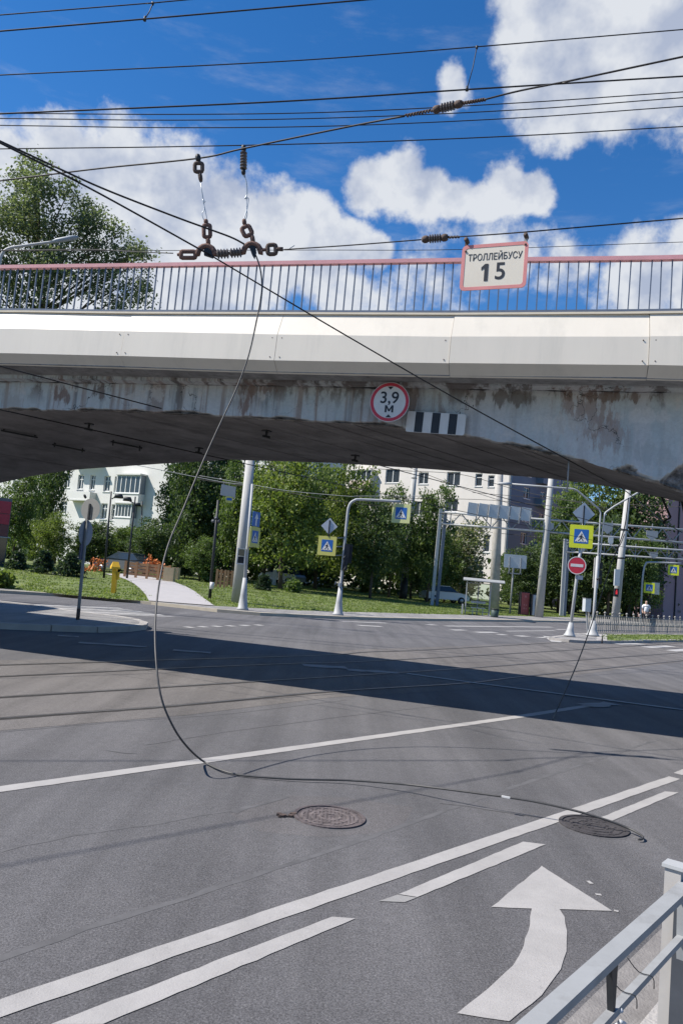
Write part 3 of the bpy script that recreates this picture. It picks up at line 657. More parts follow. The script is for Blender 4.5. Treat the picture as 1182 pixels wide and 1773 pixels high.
# beam face: a fine grid with a broken lower edge and a spalled corner on the right
import mathutils
nz = mathutils.noise
SS = sorted({round(q, 4) for q in list(np.arange(S0, -12, .2)) + list(np.arange(-12, 2.6, .025)) + list(np.arange(2.6, S1, .2))}); ns = len(SS) - 1; nr = 36
vs = []; sp = []
for i in range(ns + 1):
    s = SS[i]; t = s * SB + PE * SN
    zb = zt(t); zb += .02 * nz.fractal(Vector((s * 1.7, 0, 3)), 1, 2, 5) - .012
    if s > -2.2: zb += .035 * nz.fractal(Vector((s * 2.3, 5, 3)), 1, 2, 6) * min(1, (s + 2.2))
    for j in range(nr + 1):
        f = j / nr; z = zb + (4.6 - zb) * f
        # spall: from the photograph the lower right corner has lost its skin, and small bites along the lower edge
        q = (s - 1.66) / .56; hgt = max(3.20 + .44 * max(0, 1 - q * q) if s < 1.66 else 3.64, zb + .12 * (1 - ((s - .77) / .17) ** 2))
        n_ = nz.fractal(Vector((s * 3, z * 3, 1)), 1, 2, 6)
        m1 = max(0, min(1, ((hgt - z) / .022 + n_ * 2.4) * 1.0)) if s > .5 else 0
        m2 = max(0, min(1, ((.030 + .06 * nz.fractal(Vector((s * 1.3, 9, 1)), 1, 2, 4) - (z - zb)) / .02)))
        k = max(m1, m2); sp.append(k)
        vs.append(BP(s, PE + .075 * k + .03 * k * nz.fractal(Vector((s * 9, z * 9, 4)), 1, 2, 4), z))
fs = [(i * (nr + 1) + j, (i + 1) * (nr + 1) + j, (i + 1) * (nr + 1) + j + 1, i * (nr + 1) + j + 1) for i in range(ns) for j in range(nr)]
girder = MB().add(vs, fs, False).build('girder_face', BEAM, bridge)
at_ = girder.data.attributes.new('spall', 'FLOAT', 'POINT'); at_.data.foreach_set('value', sp)
# soffit in board-wide strips running with the road
b = MB(); tcur = -20.3; k = 0
while tcur < -.86:
    tn = min(tcur + rnd.uniform(.16, .3), -.85); dz = rnd.uniform(-.004, .004)
    for (pa, pb_) in ((PE + .02, 12.2), (12.2, 13.7), (13.7, PB)):
        b.add([BP(s_at(tcur, pa), pa, zt(tcur) + dz), BP(s_at(tn, pa), pa, zt(tn) + dz), BP(s_at(tn, pb_), pb_, zt(tn) + dz), BP(s_at(tcur, pb_), pb_, zt(tcur) + dz)], [(0, 3, 2, 1)])
    tcur = tn
b.build('soffit', M_SOFF, bridge)
b = MB()
tl = [-20.4] + [-20.3 + .4 * i for i in range(1, 49)] + [-.85]
v_ = []
for t in tl: v_ += [BP(s_at(t, PB), PB, zt(t)), BP(s_at(t, PB), PB, 4.6)]
b.add(v_, [(2 * i, 2 * i + 1, 2 * i + 3, 2 * i + 2) for i in range(len(tl) - 1)])
b.build('back_girder_face', M_SLAB, bridge)
b = MB()
for (ta, tb_) in ((-30, -20.3), (-.85, 9)):
    q = [BP(s_at(ta, PE + .05), PE + .05, 0), BP(s_at(tb_, PE + .05), PE + .05, 0), BP(s_at(tb_, PB), PB, 0), BP(s_at(ta, PB), PB, 0)]
    MB().box8([p - UPZ * .1 for p in q] + [p + UPZ * 4.59 for p in q]).build('abutment', M_SLAB, bridge)
MB().box8([Vector(q) for q in ((-24, 18.2, -.1), (-13.4, 18.2, -.1), (-13.4, 22.8, -.1), (-24, 22.8, -.1), (-24, 18.2, 6.2), (-13.4, 18.2, 6.2), (-13.4, 22.8, 6.2), (-24, 22.8, 6.2))]).build('shadow_block', M_SLAB, bridge)  # unseen block left of the frame, added to throw shade on the traffic island
# deck slab with cantilever edges (polyline section swept along s)
def sweep(name, sec, mt, s_list, parent=bridge, closed=True):
    vs = []; n = len(sec(s_list[0]))
    for s in s_list:
        for p, z in sec(s): vs.append(BP(s, p, z))
    fs = []
    for i in range(len(s_list) - 1):
        for j in range(n if closed else n - 1):
            a = i * n + j; c = i * n + (j + 1) % n; fs.append((a, c, c + n, a + n))
    if closed: fs.append(tuple(range(n))); fs.append(tuple(range((len(s_list) - 1) * n, len(s_list) * n))[::-1])
    return MB().add(vs, fs).build(name, mt, parent)
sl = [S0 + (S1 - S0) * i / 60 for i in range(61)]
sweep('deck_slab', lambda s: [(PF + .12, z_bot(s) - .13), (PE + .02, 4.575), (PB, 4.575), (PBK, 4.63), (PBK, z_cope(s) - .06), (PF + .30, z_cope(s) - .06), (PF + .12, z_brk(s) - .05)], M_SLAB, sl)
# the rough ledge under the fascia, broken along its joint with the beam
vs = []
for i in range(301):
    s = -14 + 20 * i / 300; e = .012 * nz.fractal(Vector((s * 3.1, 1, 1)), 1, 2, 5); zz = 4.575
    vs += [BP(s, PE - .20, zz + .06), BP(s, PE - .20 , zz - .035 + .5 * e), BP(s, PE - .03, zz - .05 + e), BP(s, PE + .06, zz - .03 + e)]
MB().add(vs, [(i * 4 + j, i * 4 + 4 + j, i * 4 + 5 + j, i * 4 + 1 + j) for i in range(300) for j in range(3)]).build('ledge', BEAM, bridge)
vs = []; fs = []
for i in range(700):
    s_ = -12 + 17 * i / 700; hgt = max(0.0, .012 + .03 * nz.fractal(Vector((s_ * 2.0, 3, 7)), 1, 2, 6)); z0 = 4.535 + .015 * nz.fractal(Vector((s_ * .8, 1, 7)), 1, 2, 4)
    vs += [BP(s_, PE - .035, z0 - hgt), BP(s_, PE - .035, z0 + .004)]
    if i and hgt > 0: fs.append((2 * i - 2, 2 * i, 2 * i + 1, 2 * i - 1))
MB().add(vs, fs).build('joint_crack', M_DARK, bridge)
# fascia panels
joints = [-6.51 + 2.475 * k for k in range(-8, 10)]
joints = [j for j in joints if S0 < j < S1]
for i in range(len(joints) - 1):
    a, c = joints[i] + .003, joints[i + 1] - .003; off = rnd.uniform(-.004, .004); rot = rnd.uniform(-.012, .012)
    if -1.65 < joints[i] < -1.4: rot = .018
    def sec(s, a=a, c=c, off=off, rot=rot):
        q = off + rot * ((s - a) / (c - a) - .5); z0, z1, z2 = z_cope(s), z_brk(s), z_bot(s)
        return [(PF + .16 + q, z0), (PF + q, z1), (PF + q - .03, z2), (PF + .15 + q, z2 - .145), (PF + .165 + q, z2 - .12), (PF - .01 + q, z2 + .012), (PF + .018 + q, z1 - .004), (PF + .175 + q, z0 - .012)]
    fo = sweep('fascia_panel', sec, M_FASC, [a + (c - a) * k / 4 for k in range(5)])
    if a > -10 and a < 3:
        for s in (a + .07, c - .07):
            for z, pz in ((z_brk(s) - .05, 0), (z_bot(s) + .05, -.026)): MB().tube([BP(s, PF + .01 + off + pz, z), BP(s, PF - .008 + off + pz, z)], .008, 6).build('bolt', M_IRON, fo)
sweep('back_fascia', lambda s: [(PBK, 4.63), (PBK + .05, 4.63), (PBK + .05, z_cope(s)), (PBK, z_cope(s))], M_FASC, [S0, -10, 0, S1])
sweep('coping', lambda s: [(PF + .13, z_cope(s) + .003), (PF + .13, z_cope(s) + .03), (PF + .5, z_cope(s) + .03), (PF + .5, z_cope(s) + .003)], M_COPE, sl)
sl2 = [-15 + 22 * i / 44 for i in range(45)]
sweep('handrail', lambda s: [(PF + .21, z_rail(s) - .055), (PF + .21, z_rail(s)), (PF + .29, z_rail(s)), (PF + .29, z_rail(s) - .055)], M_PINK, sl2)
sweep('bottom_rail', lambda s: [(PF + .235, z_cope(s) + .07), (PF + .235, z_cope(s) + .10), (PF + .265, z_cope(s) + .10), (PF + .265, z_cope(s) + .07)], M_BAL, sl2)
base_bal = None
bs = -14.9; nb = 0
h0 = .70
while bs < 6.9:
    if base_bal is None:
        w = .0072
        base_bal = MB().box8([(-w, -.012, 0), (w, -.012, 0), (w, .012, 0), (-w, .012, 0), (-w, -.012, 1), (w, -.012, 1), (w, .012, 1), (-w, .012, 1)]).build('baluster', M_BAL); ob = base_bal; ob.parent = bridge
    else:
        ob = base_bal.copy(); COL.objects.link(ob); ob.parent = bridge
    zb_ = z_cope(bs) + .03; ob.location = BP(bs, PF + .25, zb_) - ORIG[bridge]; ob.rotation_euler = (0, R(rnd.uniform(-.7, .7)), R(-16)); ob.scale = (1.0, 1, z_rail(bs) - .05 - zb_)
    bs += .1275; nb += 1
# small wire clamps under the soffit
def soffit_hit(px, py):
    z = 4.0
    for _ in range(12):
        q = G(px, py, z); z = .5 * z + .5 * zt(q.dot(C1))
    q.z = zt(q.dot(C1)); return q
for i, (px, py, lab) in enumerate(((155, 733, 'small dark wire clamp under the bridge soffit near the left edge'), (462, 745, 'small dark wire clamp under the bridge soffit below the left of the height sign'),
                                    (345, 775, 'small dark wire clamp under the deep shaded part of the soffit'), (615, 788, 'small dark wire clamp at the back edge of the soffit above the gooseneck sign'))):
    q = soffit_hit(px, py); c = thing('wire_clamp', q, lab, 'wire clamp', 'wire clamps under the bridge')
    MB().tube([q, q - UPZ * .10], .022, 8).build('stem', M_DARK, c); MB().box(q - UPZ * .11, D1 * .07, C1 * .02, UPZ * .02).build('jaw', M_DARK, c)
    MB().box(q - UPZ * .012, D1 * .06, C1 * .06, UPZ * .012).build('base_plate', M_DARK, c)
for i, (px, py, lab) in enumerate(((35, 748, 'dark hooked bracket under the soffit at the far left'), (120, 772, 'dark long bracket under the soffit left of the wire clamps'), (220, 767, 'dark flat bracket under the soffit between two clamps'))):
    q = soffit_hit(px, py); c = thing('soffit_bracket', q, lab, 'bracket', 'steel brackets under the bridge')
    MB().bar(q - D1 * .35 - UPZ * .04, q + D1 * .35 - UPZ * .04, .03, .03).build('bar', M_DARK, c)
    for k in (-.3, .3): MB().tube([q + D1 * k + UPZ * .01, q + D1 * k - UPZ * (.05 + .03 * i)], .015, 6).build('leg', M_DARK, c)

# ================================================================== SIGNS ON AND BEFORE THE BRIDGE
def bolt(fr, a, b, d, r=.008, parent=None): return MB().tube([fp(fr, a, b, d - .004), fp(fr, a, b, d + .006)], r, 6).build('bolt', M_IRON, parent)
# height limit disc on the beam
c = on_b(674, 696, PE - .30); fr = frame(c, BDIR + Vector((0, 0, .0)))
t = thing('height_limit_sign', c, 'round red rimmed height limit sign reading 3,9 м on the stained bridge beam', 'road sign')
r = .285
MB().prism(circ(r, 40), fr, -.012, 0).build('plate', M_SIGNW, t)
MB().ring(circ(r - .008, 40), circ(r - .052, 40), fr, .0, .003).build('red_rim', M_RED, t)
text_mesh('lettering', '3,9', .235, fr, -.005, .055, .002, M_BLACK, t, .012, .98)
MB().prism([(-.06, -.15), (-.033, -.15), (-.033, -.088), (-.008, -.135), (.012, -.135), (.036, -.088), (.036, -.15), (.064, -.15), (.064, -.048), (.036, -.048), (.002, -.108), (-.033, -.048), (-.06, -.048)], fr, .0, .003).build('letter', M_BLACK, t)
for sgn in (1, -1): MB().prism([(-.042, sgn * .222), (0, sgn * .178), (.042, sgn * .222)][::sgn], fr, .0, .003).build('triangle', M_BLACK, t)
MB().fbox(fr, -.02, .02, -.22, .22, -.30, -.013).build('bracket', M_STEELG, t)
# striped board
c = on_b(753.5, 732.5, PE - .08); fr = frame(c, BDIR + Vector((0, 0, -.035)))
t = thing('striped_clearance_board', c, 'black and white vertically striped board hung below and right of the round height sign', 'marker board')
w, h = .84, .30
MB().prism(rrect(w, h, .03), fr, -.010, 0).build('plate', M_SIGNW, t)
for k in (1, 3, 5): a = -w / 2 + w / 7 * k + .004; MB().fbox(fr, a, a + w / 7 - .004, -h / 2 + .004, h / 2 - .004, 0.0005, .003).build('stripe', M_BLACK, t)
MB().fbox(fr, -.3, .3, -.02, .02, -.08, -.0105).build('bracket', M_STEELG, t)

# ---- overhead wires
def wire(label, pts, px_w=3.2, mt=None, extend=(14, 14), name='overhead_wire', cat='overhead wire', sub=6, group='overhead wires above the junction', fixed=None):
    p = [D(x, y, Y) for x, y, Y in pts]
    p = ext(p, *extend) if extend else p
    p = smooth_path(p, sub)
    r0 = fixed if fixed else .5 * px_w * sum(q[2] for q in pts) / len(pts) / F_PX
    o = MB().tube(p, r0, 6).build(name, mt or M_WIRE); tag(o, label, cat, group); return o
wire('black wire crossing the sky at the top left corner, highest of all wires', [(0, 26, 19.25), (265, 5, 19.25), (330, -1, 19.25)], 2.1)
wire('thick black contact wire leaving the top of the sky left of the large cloud', [(0, 54, 19.25), (250, 33, 19.25), (640, -1, 19.25)], 2.8)
wire('black carrier wire running from the left blue sky up across the top right cloud', [(0, 130, 20.125), (400, 111, 20.125), (600, 99, 20.125), (825, 81, 20.125), (1182, 51, 20.125)], 2.1)
wire('thick black contact wire hung by a short dropper below the carrier wire at right', [(0, 197, 20.125), (400, 180, 20.125), (600, 169, 20.125), (808, 155, 20.125), (1182, 132, 20.125)], 2.9)
wire('thin wire just beneath the thick contact wire, topmost of the close thin trio', [(0, 196, 24.5), (300, 198, 24.5), (582, 194, 24.5), (900, 178, 24.5), (1182, 159, 24.5)], 1.8)
wire('thin wire in the middle of the close trio of thin wires', [(0, 205, 25.375), (300, 208, 25.375), (582, 204, 25.375), (900, 190, 25.375), (1182, 169, 25.375)], 1.8)
wire('thin wire lowest of the close trio of thin wires', [(0, 217, 26.25), (300, 221, 26.25), (582, 218, 26.25), (900, 204, 26.25), (1182, 184, 26.25)], 1.8)
wire('thin nearly level wire just above the two hanging insulators', [(60, 257, 26.25), (300, 254, 26.25), (600, 247, 26.25), (900, 235, 26.25), (1182, 219, 26.25)], 2.0)
wire('faint hair thin wire passing behind the trolleybus sign above the pink railing', [(490, 433, 17), (800, 432, 17), (1182, 419, 17)], 1.1, extend=(8, 14))
for lab, a, b_ in (('short dropper joining the two topmost wires at the top left', (265, 6), (251, 33)), ('short slanting dropper between two wires beside the top right cloud', (825, 82), (808, 154))):
    p, q = D(a[0], a[1], 19.6), D(b_[0], b_[1], 19.6)
    t = thing('wire_dropper', q, lab, 'wire dropper', 'droppers between overhead wires')
    MB().tube([p, p.lerp(q, .5) + Vector((.02, 0, 0)), q], .014, 6).build('rod', M_WIRE, t)
    MB().tube([q - UPZ * .05, q + UPZ * .08], [.045, .028], 8).build('clip', M_DARK, t)
    MB().tube([p - UPZ * .05, p + UPZ * .03], [.025, .042], 8).build('clip', M_DARK, t)
# the span wire that climbs to the right
span_up = [(-60, 320, 10.3), (0, 313, 10), (170, 292, 9.4), (344, 274, 8.8), (422, 257, 8.55), (600, 220, 8.0), (700, 201, 7.6)]
wire('dark span wire rising from the left to the ribbed insulator below the big cloud', span_up, 3.0, extend=(10, 0), group='span wires')
wire('dark twisted span wire climbing from the upper insulator to the right edge', [(836, 173, 7.2), (900, 157, 7.05), (1000, 137, 6.8), (1182, 98, 6.4)], 3.4, extend=(0, 10), group='span wires')
def ribbed(a, b, r0, r1, n, mt, name='insulator_body', parent=None):
    d = (b - a); pts = []; rad = []
    for i in range(n * 4 + 1):
        f = i / (n * 4); pts.append(a + d * f); rad.append(r0 if i % 4 in (0, 1) else r1)
    m = MB(); m.tube(pts, rad, 12, True, False); return m.build(name, mt, parent)
def strain(p, q, label, ends, nm='strain_insulator'):
    t = thing(nm, p, label, 'insulator', 'ribbed strain insulators')
    d = (q - p).normalized(); L = (q - p).length
    ribbed(p.lerp(q, .28), p.lerp(q, .74), .024, .046, 5, M_PORC, 'ribbed_body', t)
    for a, b in ((0.03, .28), (.74, .99)):
        x, y = p.lerp(q, a), p.lerp(q, b); MB().tube([x, x.lerp(y, .3), x.lerp(y, .7), y], [.026, .04, .04, .03], 10).build('end_cap', M_IRON, t)
    for e in ends: MB().tube(e, .012, 6).build('tie_wire', M_IRON, t)
    return t
p, q = D(748, 191, 7.45), D(800, 179, 7.28)
def twist(a, b, n=9, amp=.012):
    out = []; d = b - a; s = d.cross(UPZ).normalized(); u = s.cross(d).normalized()
    for i in range(n * 4 + 1): f = i / (n * 4); an = f * n * 2 * math.pi; out.append(a + d * f + (s * math.cos(an) + u * math.sin(an)) * amp)
    return out
strain(p, q, 'ribbed insulator with twisted tie wires on the rising span wire below the big cloud', [twist(D(702, 200.5, 7.6), p), twist(q, D(840, 172, 7.2))])
# lower span wire with sign and insulators
p, q = D(729, 415, 7.95), D(775, 411, 7.85)
strain(p, q, 'pale ribbed insulator on the lower span wire left of the trolleybus sign', [twist(q, D(795, 410, 7.8), 4, .006)])
wire('lower span wire from the rusty fittings to the pale ribbed insulator', [(492, 432, 8.45), (600, 425, 8.2), (729, 415, 7.95)], 2.2, extend=None, group='span wires')
wire('lower span wire carrying the trolleybus sign and running out to the right', [(775, 411, 7.85), (800, 409.5, 7.76), (905, 402, 7.5), (1182, 378, 6.9)], 2.4, extend=(0, 10), group='span wires')
wire('thin wire left of the rusty fittings passing before the big tree', [(-40, 434, 10.2), (150, 432, 9.6), (232, 436, 9.1), (300, 438.5, 8.85)], 1.6, extend=(10, 0), group='span wires')
# trolleybus stop-line sign
c = D(854, 461, 7.6); e = Vector((.93, -.36, 0)).normalized()
upv = (UPZ + e * .0); e2 = (e - UPZ * (-.0)).normalized()
fr = frame(c, e2 + UPZ * .0)
fr = (fr[0], (fr[1] - fr[2] * -.0).normalized(), fr[2], fr[3])
t = thing('trolleybus_sign', c, 'cream sign with faded red border reading ТРОЛЛЕЙБУСУ 15 hung from the lower span wire', 'sign')
w, h = .675, .485
MB().prism(rrect(w, h, .05, 5), fr, -.008, 0).build('plate', M_CREAM, t)
MB().ring(rrect(w, h, .05, 5), rrect(w - .07, h - .07, .03, 5), fr, .0, .003).build('faded_red_border', M_PKB, t)
text_mesh('lettering', 'ТРОЛЛЕЙБУСУ', .100, fr, .005, .100, .001, M_BLACK, t, .004, .74)
text_mesh('lettering', '5', .25, fr, .070, -.062, .001, M_BLACK, t, .012, .95)
MB().prism([(-.055, -.150), (-.055, .030), (-.088, .030), (-.125, -.005), (-.125, -.035), (-.092, -.012), (-.092, -.150)][::-1], fr, .001, .004).build('numeral', M_BLACK, t)
for a in (-.30, .305):
    MB().fbox(fr, a - .017, a + .017, h / 2 - .06, h / 2 + .075, -.018, -.0085).build('hanging_strap', M_IRON if a < 0 else M_GREYP, t)
    MB().tube([fp(fr, a, h / 2 + .055, -.05), fp(fr, a, h / 2 + .055, .03)], .024, 8).build('clamp', M_IRON, t)
    bolt(fr, a, h / 2 - .035 - (.03 if a < 0 else 0), .003, .012, t)
# ---- rusty crossing fittings
YH = 8.6
def V(x, y, dy=0): return D(x, y, YH + dy)
def link_ring(parent, cx, cy, w, h, ang, rad, name='shackle', mt=None):
    pts = []
    for a, b in rrect(w, h, min(w, h) * .22, 2) : 
        ca, sa = math.cos(ang), math.sin(ang); pts.append(V(cx + a * ca - b * sa, cy - (a * sa + b * ca)))
    pts.append(pts[0]); pts.append(pts[1]); MB().tube(pts, rad, 8, False).build(name, mt or M_IRON, parent)
def pin(parent, p, q, r, name='pin', mt=None): MB().tube([p, p.lerp(q, .3), p.lerp(q, .7), q], [r * .75, r, r, r * .75], 10).build(name, mt or M_IRON, parent)
t = thing('hanger_with_shackle', V(344, 292), 'iron hanger with one open link clipped to the span wire, left of the ribbed one', 'wire hanger')
pin(t, V(342.5, 268), V(343.5, 279), .033, 'hook', M_DARK); link_ring(t, 344, 290, 13, 15, 0, .024); pin(t, V(346, 299), V(348, 314), .026, 'eye_nut')
MB().tube([V(347, 313), V(349.5, 330), V(352, 346), V(355.5, 349), V(352, 352)], .006, 6).build('tie_wire', M_STEELG, t)
MB().tube(smooth_path([V(350, 332), V(354, 360), V(350, 370), V(353, 380), V(358, 380), V(355, 362), V(351, 345)], 4), .005, 6).build('tie_wire', M_STEELG, t)
pin(t, V(356.5, 380), V(357, 387), .026, 'eye_nut', M_RUST); link_ring(t, 358.5, 400, 11, 21, .03, .024, mt=M_RUST); pin(t, V(360, 412), V(361, 424), .027, 'eye_nut', M_RUST)
t = thing('ribbed_hanger', V(422, 275), 'hanging black ribbed insulator with a tilted rusty link beneath', 'wire hanger')
pin(t, V(422, 252), V(422, 262), .03, 'hook', M_DARK); ribbed(V(422, 262), V(421.5, 293),   .026, .042, 6, M_PORC, 'ribbed_body', t); pin(t, V(421.5, 293), V(421.5, 302), .026, 'end_cap', M_DARK)
MB().tube(smooth_path([V(420, 302), V(426, 312), V(428, 335), V(424, 344), V(430, 343), V(429, 355), V(427, 365), V(422, 381)], 4), .006, 6).build('tie_wire', M_STEELG, t)
MB().tube(smooth_path([V(424, 303), V(427, 325), V(427, 358), V(428, 372), V(425, 381)], 4), .005, 6).build('tie_wire', M_STEELG, t)
pin(t, V(422.5, 380), V(423.5, 389), .026, 'eye_nut', M_RUST); link_ring(t, 427.5, 400, 14, 16, .45, .026, mt=M_RUST); pin(t, V(436, 407), V(438.5, 420), .028, 'eye_nut', M_RUST)
t = thing('wire_crossing_fitting', V(398, 438), 'rusty horizontal crossing fitting with two arched clamps and ribbed insulators above the railing', 'wire fitting')
MB().tube([V(307, 441), V(313, 440.5)], .018, 8).build('eye_nut', M_RUST, t); link_ring(t, 326, 441, 25, 11, .0, .026, mt=M_RUST)
def arch(x0, x1, y0, yt, nm):
    pts = [V(x0, y0)]
    for k in range(9): a = math.pi * (1 - k / 8); pts.append(V((x0 + x1) / 2 + (x1 - x0) * .40 * math.cos(a), y0 - (y0 - yt) * math.sin(a)))
    pts.append(V(x1, y0)); MB().tube(pts, .034, 8).build(nm, M_RUST, t)
arch(339, 375, 440, 426, 'arched_clamp'); arch(418, 455, 437, 422, 'arched_clamp')
ribbed(V(375, 440), V(396, 439), .034, .056, 4, M_PORC, 'ribbed_body', t); ribbed(V(398, 438.5), V(418, 437), .034, .056, 4, M_PORC, 'ribbed_body', t)
MB().tube([V(393, 439), V(400, 438.5)], .018, 8).build('coupling', M_RUST, t)
MB().prism([(-.045, -.045), (.06, -.07), (.055, .02), (0, .05), (-.05, .02)], frame(V(361, 436), XAX), -.02, .02).build('wire_shoe', M_DARK, t)
MB().prism([(-.05, .05), (.03, .05), (.05, -.03), (.035, -.11), (.0, -.06)], frame(V(437, 432), XAX), -.02, .02).build('wire_shoe', M_DARK, t)
MB().tube([V(453, 433), V(463, 432)], .02, 8).build('eye_nut', M_RUST, t); link_ring(t, 470.5, 432, 14, 16, .05, .026, mt=M_IRON); MB().tube([V(478, 431), V(490, 431.5)], .026, 8).build('eye_nut', M_IRON, t)
MB().tube([V(489, 432.5), V(500, 431), V(510, 425)], .005, 6).build('wire_tail', M_STEELG, t)
# ---- trolley contact wires; the right one has come down
wireB = wire('taut black trolley wire running down from the left across the railing to the bridge edge', [(0, 247, 6.9), (100, 297, 7.25), (200, 350, 7.7), (368, 444, YH)], 3.4, extend=(8, 0), group='trolley wires', sub=5)
pb0 = D(368, 444, YH); pb1 = on_b(980, 795, PE - .02); pb2 = on_b(1086, 853, PB); 
o = MB().tube(smooth_path([pb0, pb0.lerp(pb1, .33) - UPZ * .03, pb0.lerp(pb1, .66) - UPZ * .035, pb1, pb1.lerp(pb2, .6), pb2, pb2 + (pb2 - pb1).normalized() * 6 - UPZ * .3], 5), .0085, 6).build('overhead_wire', M_WIRE)
tag(o, 'black trolley wire from the rusty fitting slanting past the striped board under the bridge', 'overhead wire', 'trolley wires')
wire('black trolley wire sagging from the left sky to the right arched clamp', [(0, 244, 7.6), (90, 286, 7.75), (180, 327, 8.0), (300, 374, 8.3), (360, 396, 8.5), (405, 413, 8.56), (436, 431, YH)], 3.4, extend=(8, 0), group='trolley wires', sub=5)
# the fallen cable: from the clamp down to the road, then along it
tip = [V(436, 431), V(444, 445), V(451, 468), V(453.5, 495), V(451, 520), V(444, 556), V(430, 617), V(408, 676), V(376, 745), V(349, 805), V(318, 880), V(291, 945), V(276, 1010)]
Yl = [8.6, 8.6, 8.6, 8.6, 8.58, 8.55, 8.5, 8.45, 8.35, 8.2, 7.9, 7.55, 7.2]
px_tip = [(436, 431), (444, 445), (451, 468), (453.5, 495), (451, 520), (444, 556), (430, 617), (408, 676), (376, 745), (349, 805), (318, 880), (291, 945), (276, 1010)]
pts = [D(x, y, Y) for (x, y), Y in zip(px_tip, Yl)]
pts += [D(269, 1080, 6.85), D(271, 1150, 6.55), D(280, 1210, 6.42), D(301, 1260, 6.45), D(325, 1294, 6.6)]
pts += [G(352, 1318, .03), G(385, 1334, .02), G(425, 1343, .015), G(510, 1349, .02), G(600, 1351, .03), G(690, 1357, .06), G(760, 1365, .09), G(830, 1374, .11), G(875, 1380, .12), G(930, 1389, .12),
        G(1000, 1405, .10), G(1050, 1420, .07), G(1085, 1433, .04), G(1105, 1443, .03), G(1112, 1449, .025), G(1110, 1453, .02), G(1104, 1453, .02)]
o = MB().tube(smooth_path(pts, 6), .0085, 8).build('fallen_cable', M_CABLE); tag(o, 'long grey broken cable hanging from the right clamp and curling across the near road', 'cable')
q = G(875, 1380, .13); o = MB().box(q, Vector((.030, -.012, 0)), Vector((.003, .007, 0)), UPZ * .006).build('tape_mark', M_SIGNW); o.parent = bpy.data.objects['fallen_cable']; 
# second broken wire from the back of the bridge
pts = [on_b(1087, 862, PB + .3), D(1082, 905, 14.2), D(1072, 940, 13.9), D(1058, 975, 13.6), D(1040, 1030, 13.2), D(1022, 1085, 12.8), D(1002, 1140, 12.2), D(980, 1192, 11.5), G(962, 1232, .05), G(956, 1246, .012)]
o = MB().tube(smooth_path(pts, 5), .009, 6).build('fallen_cable', M_CABLE); tag(o, 'thin broken wire hanging from the right bridge underside to the shaded road', 'cable')
# wires passing under the bridge
def sray(px, py, p): return on_b(px, py, p)
e1 = Vector(D1); w0 = D(600, 791, 15.25)
o = MB().tube(smooth_path([w0 - D1 * 13 + UPZ * .05, w0 - D1 * 6.9, w0 - D1 * 3, w0, w0 + D1 * 4 , w0 + D1 * 30], 4), .0095, 6).build('overhead_wire', M_WIRE); tag(o, 'trolley wire crossing the stained beam from the left edge and passing under the arch', 'overhead wire', 'trolley wires')
w1 = soffit_hit(355, 779) - UPZ * .10
o = MB().tube([w1 - D1 * 12, w1 - D1 * 4, w1, w1 + D1 * 6, w1 + D1 * 30], .009, 6).build('overhead_wire', M_WIRE); tag(o, 'trolley wire close beneath the soffit through the wire clamps at left', 'overhead wire', 'trolley wires')
# rod and hooked brackets at the right end of the arch
p = on_b(984, 800, PE + .15); q = p - UPZ * .40
t = thing('hanger_rod', p, 'pale thin rod hanging below the right beam edge in front of the diamond sign', 'rod')
MB().tube([p + UPZ * .03, q], .011, 8).build('rod', M_GREYP, t); MB().tube([q, q - UPZ * .02], .022, 8).build('foot', M_GREYP, t); MB().tube([q - BDIR * .05, q + BDIR * .03], .006, 6).build('cross_pin', M_GREYP, t)
for a, b_, c_, lab in (((1138, 858), (1160, 896), (1149, 902), 'black hooked bracket hanging from the arch against the pink wall'), ((1176, 866), (1186, 900), (1190, 906), 'black bracket hanging from the arch at the right picture edge')):
    p, q, r_ = on_b(a[0], a[1], PB - .2), on_b(b_[0], b_[1], PB - .2), on_b(c_[0], c_[1], PB - .2)
    t = thing('wire_bracket', p, lab, 'bracket', 'black wire brackets below the right arch')
    MB().bar(p + UPZ * .12, q, .035, .035).build('arm', M_DARK, t); MB().bar(q, r_, .03, .03).build('hook', M_DARK, t); MB().tube([r_ + UPZ * .01, r_ - UPZ * .05], [.035, .025], 8).build('insulator', M_DARK, t)

# ================================================================== NEAR GUARD RAIL
HZ = .14 + .90
r0, r1 = G(891, 1773, HZ), G(1182, 1519, HZ)
rd = (r1 - r0).normalized(); rs = Vector((rd.y, -rd.x, 0))
t = thing('guard_rail', r0, 'grey steel pedestrian guard rail at the near right corner', 'railing')
P0 = r0 + rs * .017
def gr(k, z): return P0 + rd * k + UPZ * (z - HZ)
L_ = (r1 - r0).length
def drop_for(px, py):      # height of a lower bar of the same fence seen at this place
    h = .05
    while h < .6 and (G(px, py, HZ - h) - r0).dot(rs) > 0: h += .002
    return h
HM = drop_for(1012, 1773)
MB().bar(gr(-1.6, HZ - .008), gr(L_ + .06, HZ - .008), .034, .016).build('top_rail', M_GREYP, t)
MB().bar(gr(-1.6, HZ - HM - .007), gr(L_ + .06, HZ - HM - .007), .016, .014).build('mid_rail', M_GREYP, t)
MB().bar(gr(-1.6, .30), gr(L_ + .06, .30), .036, .024).build('bottom_rail', M_GREYP, t)
def gusset(k):
    fr = frame(gr(k, HZ - .03), rd); MB().prism([(-.026, .012), (.010, .012), (.008, -HM + .03), (-.003, -HM + .03)], fr, -.006, .006).build('gusset', M_DARK, t)
ku = 0; 
while ku < L_ and (lambda q: (q - CAMP).dot(rx) / (q - CAMP).dot(FWD) * F_PX + W_PX / 2)(gr(ku, HZ - .08)) < 1057: ku += .005
gusset(ku); gusset(ku - .55)
pk = L_ - .035
